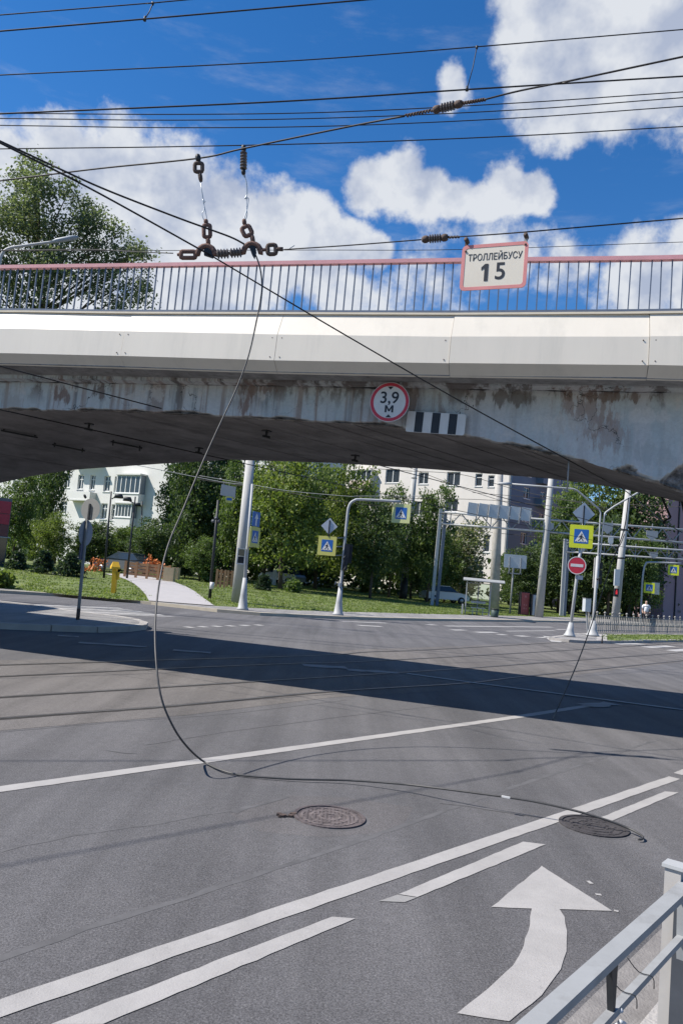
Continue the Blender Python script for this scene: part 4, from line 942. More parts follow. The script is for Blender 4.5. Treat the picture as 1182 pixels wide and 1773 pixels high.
MB().bar(gr(pk, .12), gr(pk, HZ - .018), .042, .042, rd).build('post', M_DARKP_SH, t)  # end post seen from its shade side, the shade put into a dark colour
fr = frame(gr(pk - .017, HZ - .03), rd); MB().prism([(-.022, 0), (0, 0), (0, -.16), (-.012, -.11)], fr, -.01, .01).build('post_bracket', M_GREYP, t)
MB().bar(gr(pk - 1.6, .12), gr(pk - 1.6, HZ - .032), .034, .034, rd).build('post', M_GREYP, t)
for k in (ku + .09, ku + .20): MB().tube(smooth_path([gr(k - .02, HZ - HM) - rs * .03 + UPZ * .03, gr(k - .005, HZ - HM + .004) - rs * .01, gr(k, HZ - HM + .002) + rs * .017, gr(k + .004, HZ - HM - .022) + rs * .02], 3), .0011, 5).build('wire_tie', M_DARK, t)
b = MB(); base = gr(ku + .01, HZ - HM - .045)
rr = random.Random(3)
for k in range(6):
    a0_ = rr.uniform(0, 6); pts = [base + Vector((.020 * math.cos(a0_ + j * .9) * rr.uniform(.6, 1.3), .020 * math.sin(a0_ + j * .9), .02 - .012 * j + rr.uniform(-.01, .02))) for j in range(6)]
    b.tube(smooth_path(pts, 3), .0042, 6)
o = b.build('tied_rope', M_BACK); tag(o, 'grey twist of rope tied round the lower bar of the near guard rail', 'rope')
q0 = G(1168, 1498, HZ + .03)
t2 = thing('guard_rail', Vector((q0.x, q0.y, .14)), 'capped white topped post and rails of the next guard rail section at the right edge', 'railing')
def g2(k, z): return Vector((q0.x, q0.y, z)) + rd * k
MB().bar(g2(0, .12), g2(0, HZ + .025), .038, .038, rd).build('post', M_BEIGEP, t2)
MB().box(g2(0, HZ + .030), rd * .025, rs * .025, UPZ * .004).build('post_cap', M_LIGHTP, t2)
MB().bar(g2(.03, HZ - .008), g2(1.9, HZ - .008), .034, .016).build('top_rail', M_GREYP, t2)
MB().bar(g2(.03, HZ - HM - .007), g2(1.9, HZ - HM - .007), .016, .014).build('mid_rail', M_GREYP, t2)

# ================================================================== MANHOLES
for (cx, cy, hw, lab) in ((570, 1415, 61, 'worn reddish cast iron manhole cover in the near road with a broken asphalt rim'), (1027, 1431, 57, 'dark sunken manhole cover beside the dashed lane line near the cable end')):
    c = G(cx, cy, 0); rad = hw / F_PX * c.y
    fr = (Vector((c.x, c.y, 0)), Vector((1, 0, 0)), Vector((0, 1, 0)), Vector((0, 0, 1)))
    t = thing('manhole_cover', c, lab, 'manhole cover')
    MB().ring(circ(rad, 36), circ(rad * .90, 36), fr, -.01, .011).build('frame', M_MANH if cx < 600 else M_DARKIRON, t)
    MB().prism(circ(rad * .89, 36), fr, -.01, .004).build('lid', M_MANH if cx < 600 else M_DARKIRON, t)
    b = MB(); rr = random.Random(int(cx))
    for k in range(3): b.ring(circ(rad * (.8 - .24 * k), 28), circ(rad * (.72 - .24 * k), 28), fr, .004, .007)
    for i in range(-7, 8):
        for j in range(-7, 8):
            a_, b_ = i * rad * .105, j * rad * .105
            if math.hypot(a_, b_) < rad * .84 and rr.random() < (.8 if cx < 600 else .25): b.box(fr[0] + Vector((a_, b_, .006)), Vector((rad * .034, 0, 0)), Vector((0, rad * .034, 0)), UPZ * .003)
    o = b.build('tread_pattern', M_STUD if cx < 600 else M_DARKIRON, t)
    vs = []; n = 40; rr = random.Random(5)
    for k in range(n):
        an = 2 * math.pi * k / n; u = Vector((math.cos(an), math.sin(an), 0)); vs += [fr[0] + u * rad * .99 + UPZ * .0007, fr[0] + u * rad * (1.07 + rr.uniform(-.04, .07)) + UPZ * .0007]
    MB().add(vs, [(2 * k, 2 * k + 1, (2 * k + 3) % (2 * n), (2 * k + 2) % (2 * n)) for k in range(n)]).build('patched_rim', M_TAR_SHADOW, t)
    if cx < 600:
        b = MB()
        for k in range(16):
            q = G(482 + rr.uniform(0, 28), 1409 + rr.uniform(0, 5), .008); s_ = rr.uniform(.006, .018)
            b.box(q, Vector((s_, 0, 0)), Vector((0, s_ * .8, 0)), UPZ * s_ * .5)
        o = b.build('broken_asphalt_crumbs', M_IRON); tag(o, kind='stuff')

# ================================================================== FAR POLES, SIGNS
def pole_pts(base_px, top_px, on='lawn', Y=None):
    if on == 'lawn': p = GL(*base_px)
    elif on == 'pave': p = G(base_px[0], base_px[1], .12)
    elif on == 'isl': p = G(base_px[0], base_px[1], .14)
    else: p = at(base_px[0], Y)
    return p, D(top_px[0], top_px[1], p.y)
def vpole(b, p, q, r0, r1, sides=10): b.tube([p - UPZ * .05, p.lerp(q, .5), q], [r0, (r0 + r1) / 2, r1], sides); return b
def cone_base(p, q, r, h, parent, mt=None):
    d = (q - p).normalized(); MB().tube([p, p + d * .06, p + d * .10, p + d * h * .45, p + d * h], [r, r, r * .82, r * .58, r * .36], 14).build('base', mt or M_LIGHTP, parent)
def walker(fr, s, parent, mt_tri=M_SIGNW):
    MB().prism([(-.46 * s, -.40 * s), (.46 * s, -.40 * s), (0, .42 * s)], fr, .0, .004).build('white_triangle', mt_tri, parent)
    k = s
    body = [(-.02, .10), (.05, .11), (.08, .02), (.17, -.04), (.15, -.08), (.05, -.04), (.04, -.12), (.14, -.22), (.17, -.36), (.11, -.36), (.08, -.24), (-.01, -.15), (-.08, -.26), (-.20, -.35), (-.24, -.31), (-.12, -.22), (-.06, -.10), (-.07, .0), (-.15, -.07), (-.18, -.04), (-.09, .06)]
    m = MB().prism([(a * k, b * k) for a, b in body], fr, .004, .007)
    m.prism(circ(.05 * k, 10, (.025 * k, .175 * k)), fr, .004, .007)
    m.build('walking_figure', M_BLACK, parent)
    for a in (-.34, -.02, .30):
        MB().prism([((a - .04) * k, -.385 * k), ((a + .05) * k, -.385 * k), ((a + .03) * k, -.35 * k), ((a - .03) * k, -.35 * k)], fr, .004, .0065).build('crossing_stripe', M_BLACK, parent)
def crossing_sign(fr, s, parent, lime=M_LIME, part='crossing_sign', inner=.62):
    """square fluorescent field, blue square, white triangle and the walker, under one part"""
    pl = MB().prism(rrect(s, s * 1.03, s * .04), fr, -.02, 0).build(part, lime, parent)
    f2 = (fp(fr, 0, s * .01, .001), fr[1], fr[2], fr[3]); MB().prism(rrect(s * inner, s * inner * 1.02, s * .02), f2, .0, .003).build('blue_field', M_BLUE, pl)
    f3 = (fp(fr, 0, s * .0, .004), fr[1], fr[2], fr[3]); walker(f3, s * inner * .96, pl)
    return pl
def diamond_back(fr, d, parent):
    pl = MB().prism([(-d, 0), (0, -d), (d, 0), (0, d)], fr, -.008, .0).build('diamond_sign_back', M_BACK, parent)
    MB().fbox(fr, -.025, .025, -d * 1.25, d * .7, .0, .03).build('stiffener', M_DARK, pl)
    return pl
FE = Vector((1, .0, 0))
# pole with crossing signs and a gooseneck arm
p, q = pole_pts((585, 1065), (601, 884), 'pave'); Y = p.y
t = thing('sign_pole', p, 'grey gooseneck pole carrying two yellow crossing signs in front of the trees', 'sign pole')
g = [p, D(590, 1010, Y), D(596, 945, Y), D(601, 895, Y), D(603, 880, Y), D(607, 871, Y), D(614, 866.5, Y), D(625, 865, Y), D(694, 868.5, Y)]
MB().tube(smooth_path(g[:3], 3) + smooth_path(g[2:], 4)[1:], .062, 10).build('pole', M_LIGHTP, t); cone_base(p, q, .25, 1.25, t)
fr = frame(D(566, 945, Y - .05), Vector((1, -.22, 0))); pl = crossing_sign(fr, .83, t, M_LIMEF)
fr = frame(D(570, 911, Y - .05), Vector((1, -.1, 0))); diamond_back(fr, .37, t)
for yy in (932, 947, 962): MB().tube([D(578, yy, Y), D(594, yy - 1, Y)], .025, 6).build('bracket', M_GREYP, t)
MB().tube([D(681, 868, Y), D(681, 878, Y)], .03, 6).build('bracket', M_GREYP, t)
fr = frame(D(694, 889, Y - .02), Vector((1, -.3, 0))); crossing_sign(fr, .83, t, M_LIMEP)
MB().bar(D(596, 987, Y), D(602, 942, Y), .22, .22).build('traffic_light_back', M_DARK, t); MB().bar(D(604, 975, Y + .2), D(607, 943, Y + .2), .2, .2).build('traffic_light_back', M_DARK, t)
MB().tube(smooth_path([D(594, 968, Y - .1), D(598, 962, Y - .1), D(595, 975, Y - .1), D(599, 980, Y - .1), D(594, 988, Y - .1)], 3), .03, 6).build('cable_loop', M_DARK, t)
MB().box(D(587, 1012, Y - .1), XAX * .05, Vector((0, .05, 0)), UPZ * .07).build('junction_box', M_SIGNW, t)
# pole with edge-on signs and the pedestrian signal
p, q = pole_pts((420, 1056), (437, 838), 'pave'); Y = p.y
t = thing('sign_pole', p, 'slim pale pole with edge-on blue arrow and crossing signs beside the thick concrete pole', 'sign pole')
vpole(MB(), p, q, .075, .05).build('pole', M_LIGHTP, t); cone_base(p, q, .24, 1.3, t)
OB = Vector((.40, .92, 0))
fr = frame(D(444, 899, Y - .05), OB); pl = MB().prism(rrect(.60, .60, .03), fr, -.02, 0).build('one_way_sign', M_BLUE, t)
MB().prism([(-.05, -.26), (.05, -.26), (.05, .02), (.15, .02), (0, .25), (-.15, .02), (-.05, .02)], fr, .0, .005).build('white_arrow', M_SIGNW, pl)
fr = frame(D(441.5, 930, Y - .05), OB); crossing_sign(fr, .80, t, M_LIMEF)
for yy in (912, 929, 947): MB().tube([D(430, yy, Y), D(438, yy, Y)], .02, 6).build('bracket', M_GREYP, t)
fr = frame(D(417.5, 963, Y - .12), Vector((1, .15, 0))); pl = MB().ring(rrect(.33, .66, .02), rrect(.25, .58, .01), fr, -.06, .03).build('signal_surround', M_SIGNW, t)
for b0 in (.15, -.15): MB().fbox(fr, -.122, .122, b0 - .13, b0 + .13, -.055, .0).build('signal_lens', M_GLASS if b0 > 0 else M_DARK, t)
# thick concrete poles
def conc_pole(base, top, r0, r1, label, on='lawn', Y=None, mt=None, extra=None):
    p, q = pole_pts(base, top, on, Y); t = thing('concrete_pole', p, label, 'pole', 'tall concrete poles')
    vpole(MB(), p, q, r0, r1, 14).build('shaft', mt or M_POLE, t)
    if extra: extra(t, p, q)
    return t, p, q
def bands(ks):
    def f(t, p, q):
        for k in ks: a = p.lerp(q, k); MB().tube([a - UPZ * .05, a + UPZ * .05], .25 - .06 * k, 12).build('band', M_DARK, t)
    return f
def dark_foot(t, p, q):
    MB().tube([p, p.lerp(q, .05), p.lerp(q, .165)], [.36, .34, .30], 12).build('wrapped_foot', M_DARK, t)
    for k in (.55, .78, .9): a = p.lerp(q, k); MB().tube([a - UPZ * .03, a + UPZ * .03], .25, 12).build('band', M_DARK, t)
conc_pole((411, 1043), (434, 790), .30, .21, 'thick pale concrete pole right of the white path', extra=bands((.82, .87, .78)))
conc_pole((697, 1037), (722, 770), .29, .20, 'thick concrete pole with a dark wrapped foot behind the gooseneck arm', extra=dark_foot)
conc_pole((854, 1046), (866, 780), .42, .27, on='Y', Y=62, label= 'beige concrete pole directly behind the bus shelter', mt=M_CONC)
conc_pole((932, 1053), (957, 790), .33, .2, on='Y', Y=60, label= 'grey concrete pole right of the advertising boards', extra=bands((.6, .75)))
t, p, q = conc_pole((1062, 1063), (1087, 845), .25, .16, 'concrete pole with a small red pedestrian light behind the ornate fence', 'Y', 47, extra=bands((.5, .7)))
fr = frame(D(1066.5, 1026, p.y - .4), Vector((1, .1, 0))); pl = MB().prism(rrect(.26, .5, .03), fr, -.12, 0).build('pedestrian_light', M_DARK, t)
mt_, nt_, b_ = new_mat('red_light'); b_.inputs['Base Color'].default_value = (.6, .02, .03, 1); b_.inputs['Emission Color'].default_value = (1, .05, .06, 1); b_.inputs['Emission Strength'].default_value = .35
MB().prism([(-.06, -.10), (.06, -.10), (.04, .0), (.09, .03), (.03, .06), (.03, .17), (-.02, .17), (-.03, .06), (-.08, .02), (-.04, .0)], frame(fp(fr, 0, .0, .0), fr[1]), .0, .01).build('red_figure', mt_, pl)
MB().fbox(frame(D(1068, 1000, p.y - .38), XAX), -.16, .16, -.5, .5, -.15, 0).build('switch_box', M_BACK, t)
# round-backed sign on the left island
p = G(135, 1073, .14); q = D(153, 878, p.y)
t = thing('sign_pole', p, 'leaning grey and rusty pole on the shaded island with round sign backs', 'sign pole')
mid = p.lerp(q, .30); MB().tube([p, p.lerp(q, .1)], .046, 10).build('rusty_foot', M_IRON, t); MB().tube([p.lerp(q, .1), mid, q], .040, 10).build('pole', M_GREYP, t)
fr = frame(D(157, 882, p.y - .10), Vector((1, -.3, 0))); pl = MB().prism(circ(.275, 28), fr, -.006, 0).build('round_sign_back', M_LIGHTP, t); MB().fbox(fr, -.045, -.005, -.26, .14, .0, .03).build('stiffener', M_DARKP_SH, pl)
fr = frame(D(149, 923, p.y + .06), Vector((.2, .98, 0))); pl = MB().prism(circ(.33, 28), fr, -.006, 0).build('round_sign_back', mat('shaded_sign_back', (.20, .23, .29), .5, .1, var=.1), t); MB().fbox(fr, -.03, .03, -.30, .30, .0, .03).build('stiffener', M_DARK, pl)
MB().fbox(frame(D(144, 956, p.y - .03), Vector((.3, .95, 0))), -.09, .09, -.19, .19, -.05, .0).build('narrow_plate', mat('slate_blue', (.06, .075, .14), .5), t)
MB().tube([D(146.5, 860, p.y + .05), D(149, 859, p.y + .05)], [.06, .05], 8).build('cap_lamp', M_DARK, t)
# yellow marker post
p = GL(197, 1027); q = D(199.5, 985, p.y)
t = thing('marker_post', p, 'short yellow marker post with a pitched cap on the lawn by the path', 'marker post')
MB().bar(p, q, .19, .19).build('post', M_YEL, t)
cd = Vector((1, .5, 0)).normalized(); cs = Vector((-.5, 1, 0)).normalized(); c = q
MB().add([c + cd * .19 + cs * .16, c - cd * .19 + cs * .16, c - cd * .19 - cs * .16, c + cd * .19 - cs * .16, c + cd * .19 + cs * .16 + UPZ * .09, c - cd * .19 + cs * .16 + UPZ * .09, c - cd * .19 - cs * .16 + UPZ * .09, c + cd * .19 - cs * .16 + UPZ * .09, c + cs * .0 + cd * .12 + UPZ * .32, c - cd * .12 + UPZ * .32],
         [(3, 2, 1, 0), (0, 1, 5, 4), (1, 2, 6, 5), (2, 3, 7, 6), (3, 0, 4, 7), (4, 5, 9, 8), (6, 7, 8, 9), (5, 6, 9), (7, 4, 8)]).build('cap', M_YEL, t)
MB().box(p.lerp(q, .72) + Vector((.16, -.02, 0)), XAX * .05, Vector((0, .07, 0)), UPZ * .17).build('side_box', M_YEL, t)
# dark park lamps
for lab, bx, Y, top, arm, head in (('slim black park lamp whose arm points right, left of the path', 180, 46, (193, 851), (197, 862), (206, 861)), ('slim black park lamp whose arm points left, right of the path start', 220, 48, (234.5, 860), (230, 870), (221, 866)), ('short looking dark park lamp half hidden by foliage behind the other two', 243, 62, (246.5, 868), (243, 876), (238, 875))):
    p = at(bx, Y); q = D(top[0], top[1], Y)
    t = thing('park_lamp', p, lab, 'street lamp', 'black lamps in the park')
    vpole(MB(), p, q, .07, .05, 8).build('post', M_DARK, t)
    a, h = D(arm[0], arm[1], Y), D(head[0], head[1], Y)
    MB().tube([D(top[0] - (2 if arm[0] < top[0] else -1), arm[1] + 2, Y), a, h], .035, 6).build('arm', M_DARK, t)
    sg = 1 if head[0] > arm[0] else -1
    MB().tube([h - XAX * .28 - UPZ * .04, h - XAX * .15 + UPZ * .07, h + XAX * .15 + UPZ * .07, h + XAX * .28 - UPZ * .04], [.03, .15, .15, .03], 10).build('lamp_head', M_DARK, t)
p, q = pole_pts((363, 1037), (378, 866)); Y = p.y
t = thing('camera_pole', p, 'dark slender pole with a cluster of small cameras left of the thick concrete pole', 'camera pole')
vpole(MB(), p, q, .075, .06, 8).build('post', M_DARK, t)
for a, b_ in ((369, 902), (378, 902), (374, 897)): MB().tube([D(a, b_, Y - .1), D(a + 1, b_ + 1, Y - .45)], [.09, .07], 8).build('camera', M_DARKP_SH, t)
MB().tube([D(367.5, 1008, Y), D(366, 1020, Y)], .11, 8).build('bill_patch', M_SIGNW, t)
# board hung on wires left of the thick pole
Y = 38
t = thing('hanging_board', D(395, 851, Y), 'white backed board with a small plate hung on a wire by the thick pole', 'sign')
fr = frame(D(395.5, 850, Y), Vector((1, .25, 0))); MB().prism([(-.36, .30), (.36, .24), (.36, -.32), (-.38, -.24)][::-1], fr, -.03, 0).build('board', M_LIGHTP, t)
fr2 = frame(D(397, 865, Y), Vector((1, .2, 0))); pl = MB().prism(rrect(.36, .32, .02), fr2, -.02, 0).build('small_plate', M_LIMEF, t); MB().prism(rrect(.26, .13, .01), (fp(fr2, 0, .02, 0), fr2[1], fr2[2], fr2[3]), 0, .004).build('dark_field', M_BLUE, pl)
for x in (388, 397, 406): MB().tube([D(x, 840, Y), D(x, 834 + (x - 388) * .12, Y)], .012, 6).build('hanger', M_GREYP, t)
wire('pale span wire carrying the white backed board, under the arch', [(270, 812, 39), (330, 824, 38.5), (388, 835, 38), (425, 839, 37.8)], 1.2, M_GREYP, (6, 0), group='wires beyond the bridge')
for lab, pts in (('far span wire before the trees left of the gooseneck', [(425, 842, 38), (500, 853, 37), (560, 864, 36), (690, 880, 35)]), ('far span wire ending in a pale rod above the gooseneck', [(430, 838, 38), (500, 850, 37), (600, 859, 36), (624, 859, 36)]),
                 ('sagging far wire crossing the cream facade below the arch', [(730, 818, 60), (800, 845, 58), (870, 868, 56), (985, 905, 52)]), ('far wire across the upper cream facade to the bluish wall', [(700, 815, 60), (800, 822, 58), (900, 850, 56), (990, 868, 52)]),
                 ('far wire level across the trees right of the gantry', [(720, 863, 58), (850, 866, 56), (1040, 882, 50), (1182, 862, 48)]), ('far thin wire before the trees between the double lamp arms', [(880, 858, 58), (1000, 868, 55), (1060, 872, 52), (1182, 878, 48)]),
                 ('far thin wire under the first gantry beam', [(880, 925, 62), (960, 934, 60), (1080, 952, 58), (1182, 958, 55)])):
    wire(lab, pts, 1.0, M_WIRE if 'pale' not in lab else M_GREYP, (3, 3), group='wires beyond the bridge')
for lab, pts in (('looping slack cable between the gantries right of the double lamp', [(1046, 945, 40), (1050, 955, 40), (1062, 958, 40), (1072, 945, 40), (1080, 925, 40)]), ('dark cable dropping across the gantry beams at right', [(1100, 880, 40), (1125, 890, 40), (1150, 905, 40), (1180, 922, 40)])):
    wire(lab, pts, 1.6, M_WIRE, None, group='slack cables beyond the bridge')

# ---- gantries
def gantry(label, base, Y, chords, xs_post, post_top, boards, x_end, zig, signs):
    p = at(base[0], Y)
    t = thing('sign_gantry', p, label, 'gantry', 'sign gantries across the side road')
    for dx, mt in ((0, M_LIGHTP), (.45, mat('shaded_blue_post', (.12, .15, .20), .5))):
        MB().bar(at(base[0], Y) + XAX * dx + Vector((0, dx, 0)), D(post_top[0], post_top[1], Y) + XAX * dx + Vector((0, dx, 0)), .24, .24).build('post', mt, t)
    ends = []
    for (x0, y0, x1, y1) in chords:
        k = (x_end - x0) / (x1 - x0); a, b_ = D(x0, y0, Y), D(x_end, y0 + (y1 - y0) * k, Y); MB().tube([a, b_], .085, 10).build('chord', M_LIGHTP, t); ends.append((a, b_))
    (a0, b0), (a1, b1) = ends
    n = zig
    for i in range(n):
        f0, f1 = i / n, (i + 1) / n; fm = (f0 + f1) / 2
        MB().bar(a0.lerp(b0, f0), a1.lerp(b1, fm), .07, .07).build('brace', M_GREYP, t); MB().bar(a1.lerp(b1, fm), a0.lerp(b0, f1), .07, .07).build('brace', M_GREYP, t)
        if i % 2 == 0: MB().bar(a0.lerp(b0, fm) - UPZ * 1.15, a0.lerp(b0, fm) + UPZ * .3, .06, .06).build('upright', M_GREYP, t)
    # far leg standing outside the picture
    e = a0.lerp(b0, 1.0); MB().bar(on_ground(e), e, .28, .3).build('post', M_LIGHTP, t)
    for (x0, y0, x1, y1, mt) in signs:
        c = D((x0 + x1) / 2, (y0 + y1) / 2, Y - .16); w = (x1 - x0) / F_PX * Y; h = (y1 - y0) / F_PX * Y
        MB().prism([(-w / 2, h * .5), (-w / 2, -h * .1), (0, -h * .5), (w / 2, -h * .1), (w / 2, h * .5)][::1], frame(c, XAX), -.03, 0).build('sign_back', mt, t)
    if boards:
        (x0, y0, x1, y1, hh, n) = boards
        for i in range(n):
            xa = x0 + (x1 - x0) * (i + .06) / n; xb = x0 + (x1 - x0) * (i + .94) / n; ya = y0 + (y1 - y0) * (i + .5) / n
            c = D((xa + xb) / 2, ya, Y - .2); w = (xb - xa) / F_PX * Y; h = hh / F_PX * Y
            pl = MB().prism(rrect(w, h, .03), frame(c, Vector((1, 0, -.07))), -.06, 0).build('panel_back', M_BACK, t)
            MB().fbox(frame(c, Vector((1, 0, -.07))), w / 2 - .02, w / 2 + .06, -h * .75, h / 2, -.06, .05).build('strut', M_GREYP, pl)
    return t
gantry('nearer pale truss gantry with six blank panel backs above the bus shelter', (747, 1046), 60, [(763, 886.5, 1179, 917), (763, 906.5, 1174, 939)], 0, (763, 881), (808, 881, 919, 891, 23, 6), 1320, 16,
       [(940, 905, 958, 921, M_LIGHTP), (1042, 905, 1060, 925, M_LIGHTP), (1118, 919, 1138, 936, M_LIGHTP), (1052, 930, 1061, 945, M_SIGNW)])
gantry('farther pale truss gantry crossing low behind the no entry sign', (970, 1059), 70, [(978, 938.5, 1182, 953), (978, 955, 1182, 969)], 0, (978, 933), None, 1330, 13,
       [(1124, 956, 1138, 967, M_LIGHTP), (1000, 945, 1012, 958, M_LIGHTP)])
# ---- bus shelter
p0 = G(804, 1064, .12); se = Vector((.985, -.17, 0)).normalized(); sn = Vector((se.y, -se.x, 0)) * 1
t = thing('bus_shelter', p0, 'small glazed bus shelter with a curved roof standing by the far kerb', 'bus shelter')
def sh(a, b, z): return p0 + se * a + Vector((-sn.x, -sn.y, 0)) * b + UPZ * z
Lh, Dh, Hh = 1.55, 1.2, 2.2
for a, b_ in ((0, 0), (Lh, 0), (0, Dh), (Lh, Dh), (Lh * .5, Dh)): MB().bar(sh(a, b_, 0), sh(a, b_, Hh), .07, .07, se).build('post', M_LIGHTP, t)
vs = []
for k in range(7):
    b_ = -.55 + (Dh + .75) * k / 6; z = Hh + .02 + .16 * math.sin(math.pi * k / 6)
    vs += [sh(-.25, b_, z), sh(Lh + .85, b_, z - .02), sh(-.25, b_, z + .05), sh(Lh + .85, b_, z + .03)]
fs = []
for k in range(6): a = 4 * k; fs += [(a, a + 1, a + 5, a + 4), (a + 2, a + 6, a + 7, a + 3), (a, a + 4, a + 6, a + 2), (a + 1, a + 3, a + 7, a + 5)]
fs += [(0, 2, 3, 1), (24, 25, 27, 26)]
MB().add(vs, fs).build('roof', M_GREYP, t)
for a0_, a1_ in ((.06, Lh * .5 - .05), (Lh * .5 + .05, Lh - .06)): MB().bar(sh(a0_, Dh, 1.15), sh(a1_, Dh, 1.15), .015, 1.9).build('glass_panel', M_CGL, t)
for a in (0, Lh): MB().bar(sh(a, .08, 1.15), sh(a, Dh - .08, 1.15), .015, 1.9).build('glass_panel', M_CGL if a == 0 else M_TEAL, t)
for z in (.22, 2.1): MB().bar(sh(0, Dh, z), sh(Lh, Dh, z), .05, .05).build('rail', M_LIGHTP, t)
MB().bar(sh(.35, Dh - .25, .48), sh(Lh - .25, Dh - .25, .48), .35, .05).build('bench', M_BACK, t); MB().bar(sh(.35, Dh - .12, .85), sh(Lh - .25, Dh - .12, .85), .05, .14).build('bench_back', M_BACK, t)
for a in (.5, Lh - .4): MB().bar(sh(a, Dh - .25, 0), sh(a, Dh - .25, .46), .05, .05, se).build('bench_leg', M_BACK, t)
p = sh(-.18, -.25, 0); o = MB().bar(p, p + UPZ * .68, .44, .10, se).build('low_white_board', M_LIGHTP); tag(o, 'low white board standing at the left foot of the bus shelter', 'board')
p = sh(Lh + .35, -.1, 0); t = thing('litter_bin', p, 'dark green litter bin beside the right post of the bus shelter', 'litter bin')
MB().tube([p, p + UPZ * .06, p + UPZ * .5], [.21, .24, .26], 12).build('drum', mat('bin_green', (.035, .06, .055), .6), t); MB().tube([p + UPZ * .5, p + UPZ * .55], [.275, .275], 12).build('rim', M_DARK, t)
# road sign seen from the back, ad boards
p, q = pole_pts((882, 1049), (890, 961), 'Y', 61); Y = p.y
t = thing('direction_sign', p, 'pale rectangular sign back on a thin post among the trees right of the shelter', 'road sign')
MB().tube([p, q], .07, 8).build('post', M_GREYP, t); fr = frame(D(891.5, 972, Y - .1), XAX); w = 39 / F_PX * Y; h = 23 / F_PX * Y
MB().prism(rrect(w, h, .05), fr, -.03, 0).build('board_back', M_BACK, t)
for a in (-w * .25, w * .25): MB().fbox(fr, a - .04, a + .04, -h * .95, h * .3, .0, .05).build('strut', M_GREYP, t)
MB().fbox(fr, -w * .3, w * .3, -h * .95, -h * .87, .0, .05).build('cross_bar', M_GREYP, t)
for (x0, x1, y0, y1, mt, lab, mt2, cat) in ((898, 916, 1010, 1050, M_REDB, 'red upright advertising board with pale blocks beside the grey one', M_SIGNW, 'advertising board'), (918, 934, 1013, 1051, M_BACK, 'grey upright advertising board with a dark figure next to the red one', M_DARK, 'advertising board')):
    Y = 61; p = at((x0 + x1) / 2, Y); w = (x1 - x0) / F_PX * Y; h = (y1 - y0) / F_PX * Y
    t = thing('advertising_board', p, lab, cat); fr = frame(p + UPZ * h / 2, Vector((1, .35, 0)))
    MB().fbox(fr, -w / 2, w / 2, -h / 2, h / 2, -.3, 0).build('case', M_DARK, t); MB().fbox(fr, -w / 2 + .06, w / 2 - .06, -h / 2 + .08, h / 2 - .06, 0, .01).build('poster', mt, t)
    if mt is M_REDB:
        for a, b_, s_ in ((.02, .62, .2), (-.1, -.1, .14), (.15, -.12, .14), (-.1, -.4, .14), (.14, -.42, .12)): MB().fbox(fr, (a - s_ * .5) * w, (a + s_ * .5) * w, b_ * h * .5 - s_ * w * .5, b_ * h * .5 + s_ * w * .5, .0105, .014).build('printed_block', M_PKB, t)
    else: MB().prism([(-.02, -.9), (.06, -.3), (.10, .1), (.08, .5), (.0, .7), (-.08, .5), (-.1, .1), (-.08, -.3), (-.12, -.9)], frame(fp(fr, 0, 0, .0105), fr[1]), 0, .003).build('printed_figure', M_DARK, t)
# ---- no-entry / crossing sign pole on the paved island
p = G(985, 1102, .12); Y = p.y; q = D(1010, 905, Y)
t = thing('sign_pole', p, 'pale pole with bright yellow crossing sign above a red no entry sign', 'sign pole')
MB().tube([p, p.lerp(q, .5), q], .068, 10).build('pole', M_LIGHTP, t); MB().tube([q, D(1013, 880, Y)], .04, 8).build('pole_top', M_GREYP, t); cone_base(p, q, .25, .6, t)
fr = frame(D(1010, 889, Y - .06), XAX); diamond_back(fr, .49, t)
fr = frame(D(1005.5, 929, Y - .12), Vector((1, -.25, 0))); crossing_sign(fr, .97, t, M_LIME)
fr = frame(D(998, 979, Y - .12), Vector((1, -.2, 0))); pl = MB().prism(circ(.385, 32), fr, -.015, 0).build('no_entry_sign', M_RED, t)
MB().ring(circ(.385, 32), circ(.35, 32), fr, .0005, .004).build('white_rim', M_SIGNW, pl); MB().prism(rrect(.52, .125, .01), fr, .0005, .005).build('white_bar', M_SIGNW, pl)
MB().box(D(1003, 1000, Y), XAX * .12, Vector((0, .06, 0)), UPZ * .09).build('junction_box', M_BACK, t)
# ---- double lamp with traffic light board
p = G(1025, 1101, .12); Y = p.y
t = thing('double_arm_lamp', p, 'pale lamp pole splitting into two bent arms beside the no entry sign', 'street lamp')
MB().tube([p, D(1029, 1040, Y), D(1034, 963, Y)], [.07, .07, .065], 10).build('pole', M_LIGHTP, t); cone_base(p, D(1034, 963, Y), .30, .7, t)
MB().tube(smooth_path([D(1034, 975, Y), D(1036.5, 930, Y), D(1039, 888, Y)], 3) + [D(1036, 881, Y), D(1018, 866, Y), D(998, 849, Y), D(992, 846.5, Y), D(960, 844, Y), D(884, 838, Y)], .042, 8).build('arm', M_LIGHTP, t)
MB().tube(smooth_path([D(1037, 975, Y), D(1041, 930, Y), D(1045.5, 892, Y)], 3) + [D(1048, 887, Y), D(1062, 877, Y), D(1093, 859, Y), D(1130, 838, Y)], .042, 8).build('arm', M_LIGHTP, t)
MB().tube([D(884, 838, Y), D(862, 837, Y)], [.09, .05], 8).build('lamp_head', M_LIGHTP, t)
MB().tube([D(1032, 1003, Y - .1), D(1040, 1000, Y - .1), D(1036, 1006, Y - .1)], .05, 6).build('clamp', M_DARK, t)
fr = frame(D(1031.5, 992, Y + .12), Vector((1, .1, 0)), Vector((.07, 0, 1))); o_ = MB().prism(rrect(.26, 1.42, .03), fr, -.03, 0).build('traffic_light_backboard', mat('backboard_cream', (.58, .55, .50), .6), t)
for b0 in (.36, 0, -.36): MB().fbox(fr, .10, .30, b0 - .15, b0 + .15, -.25, -.031).build('traffic_light_housing', M_DARK, t)
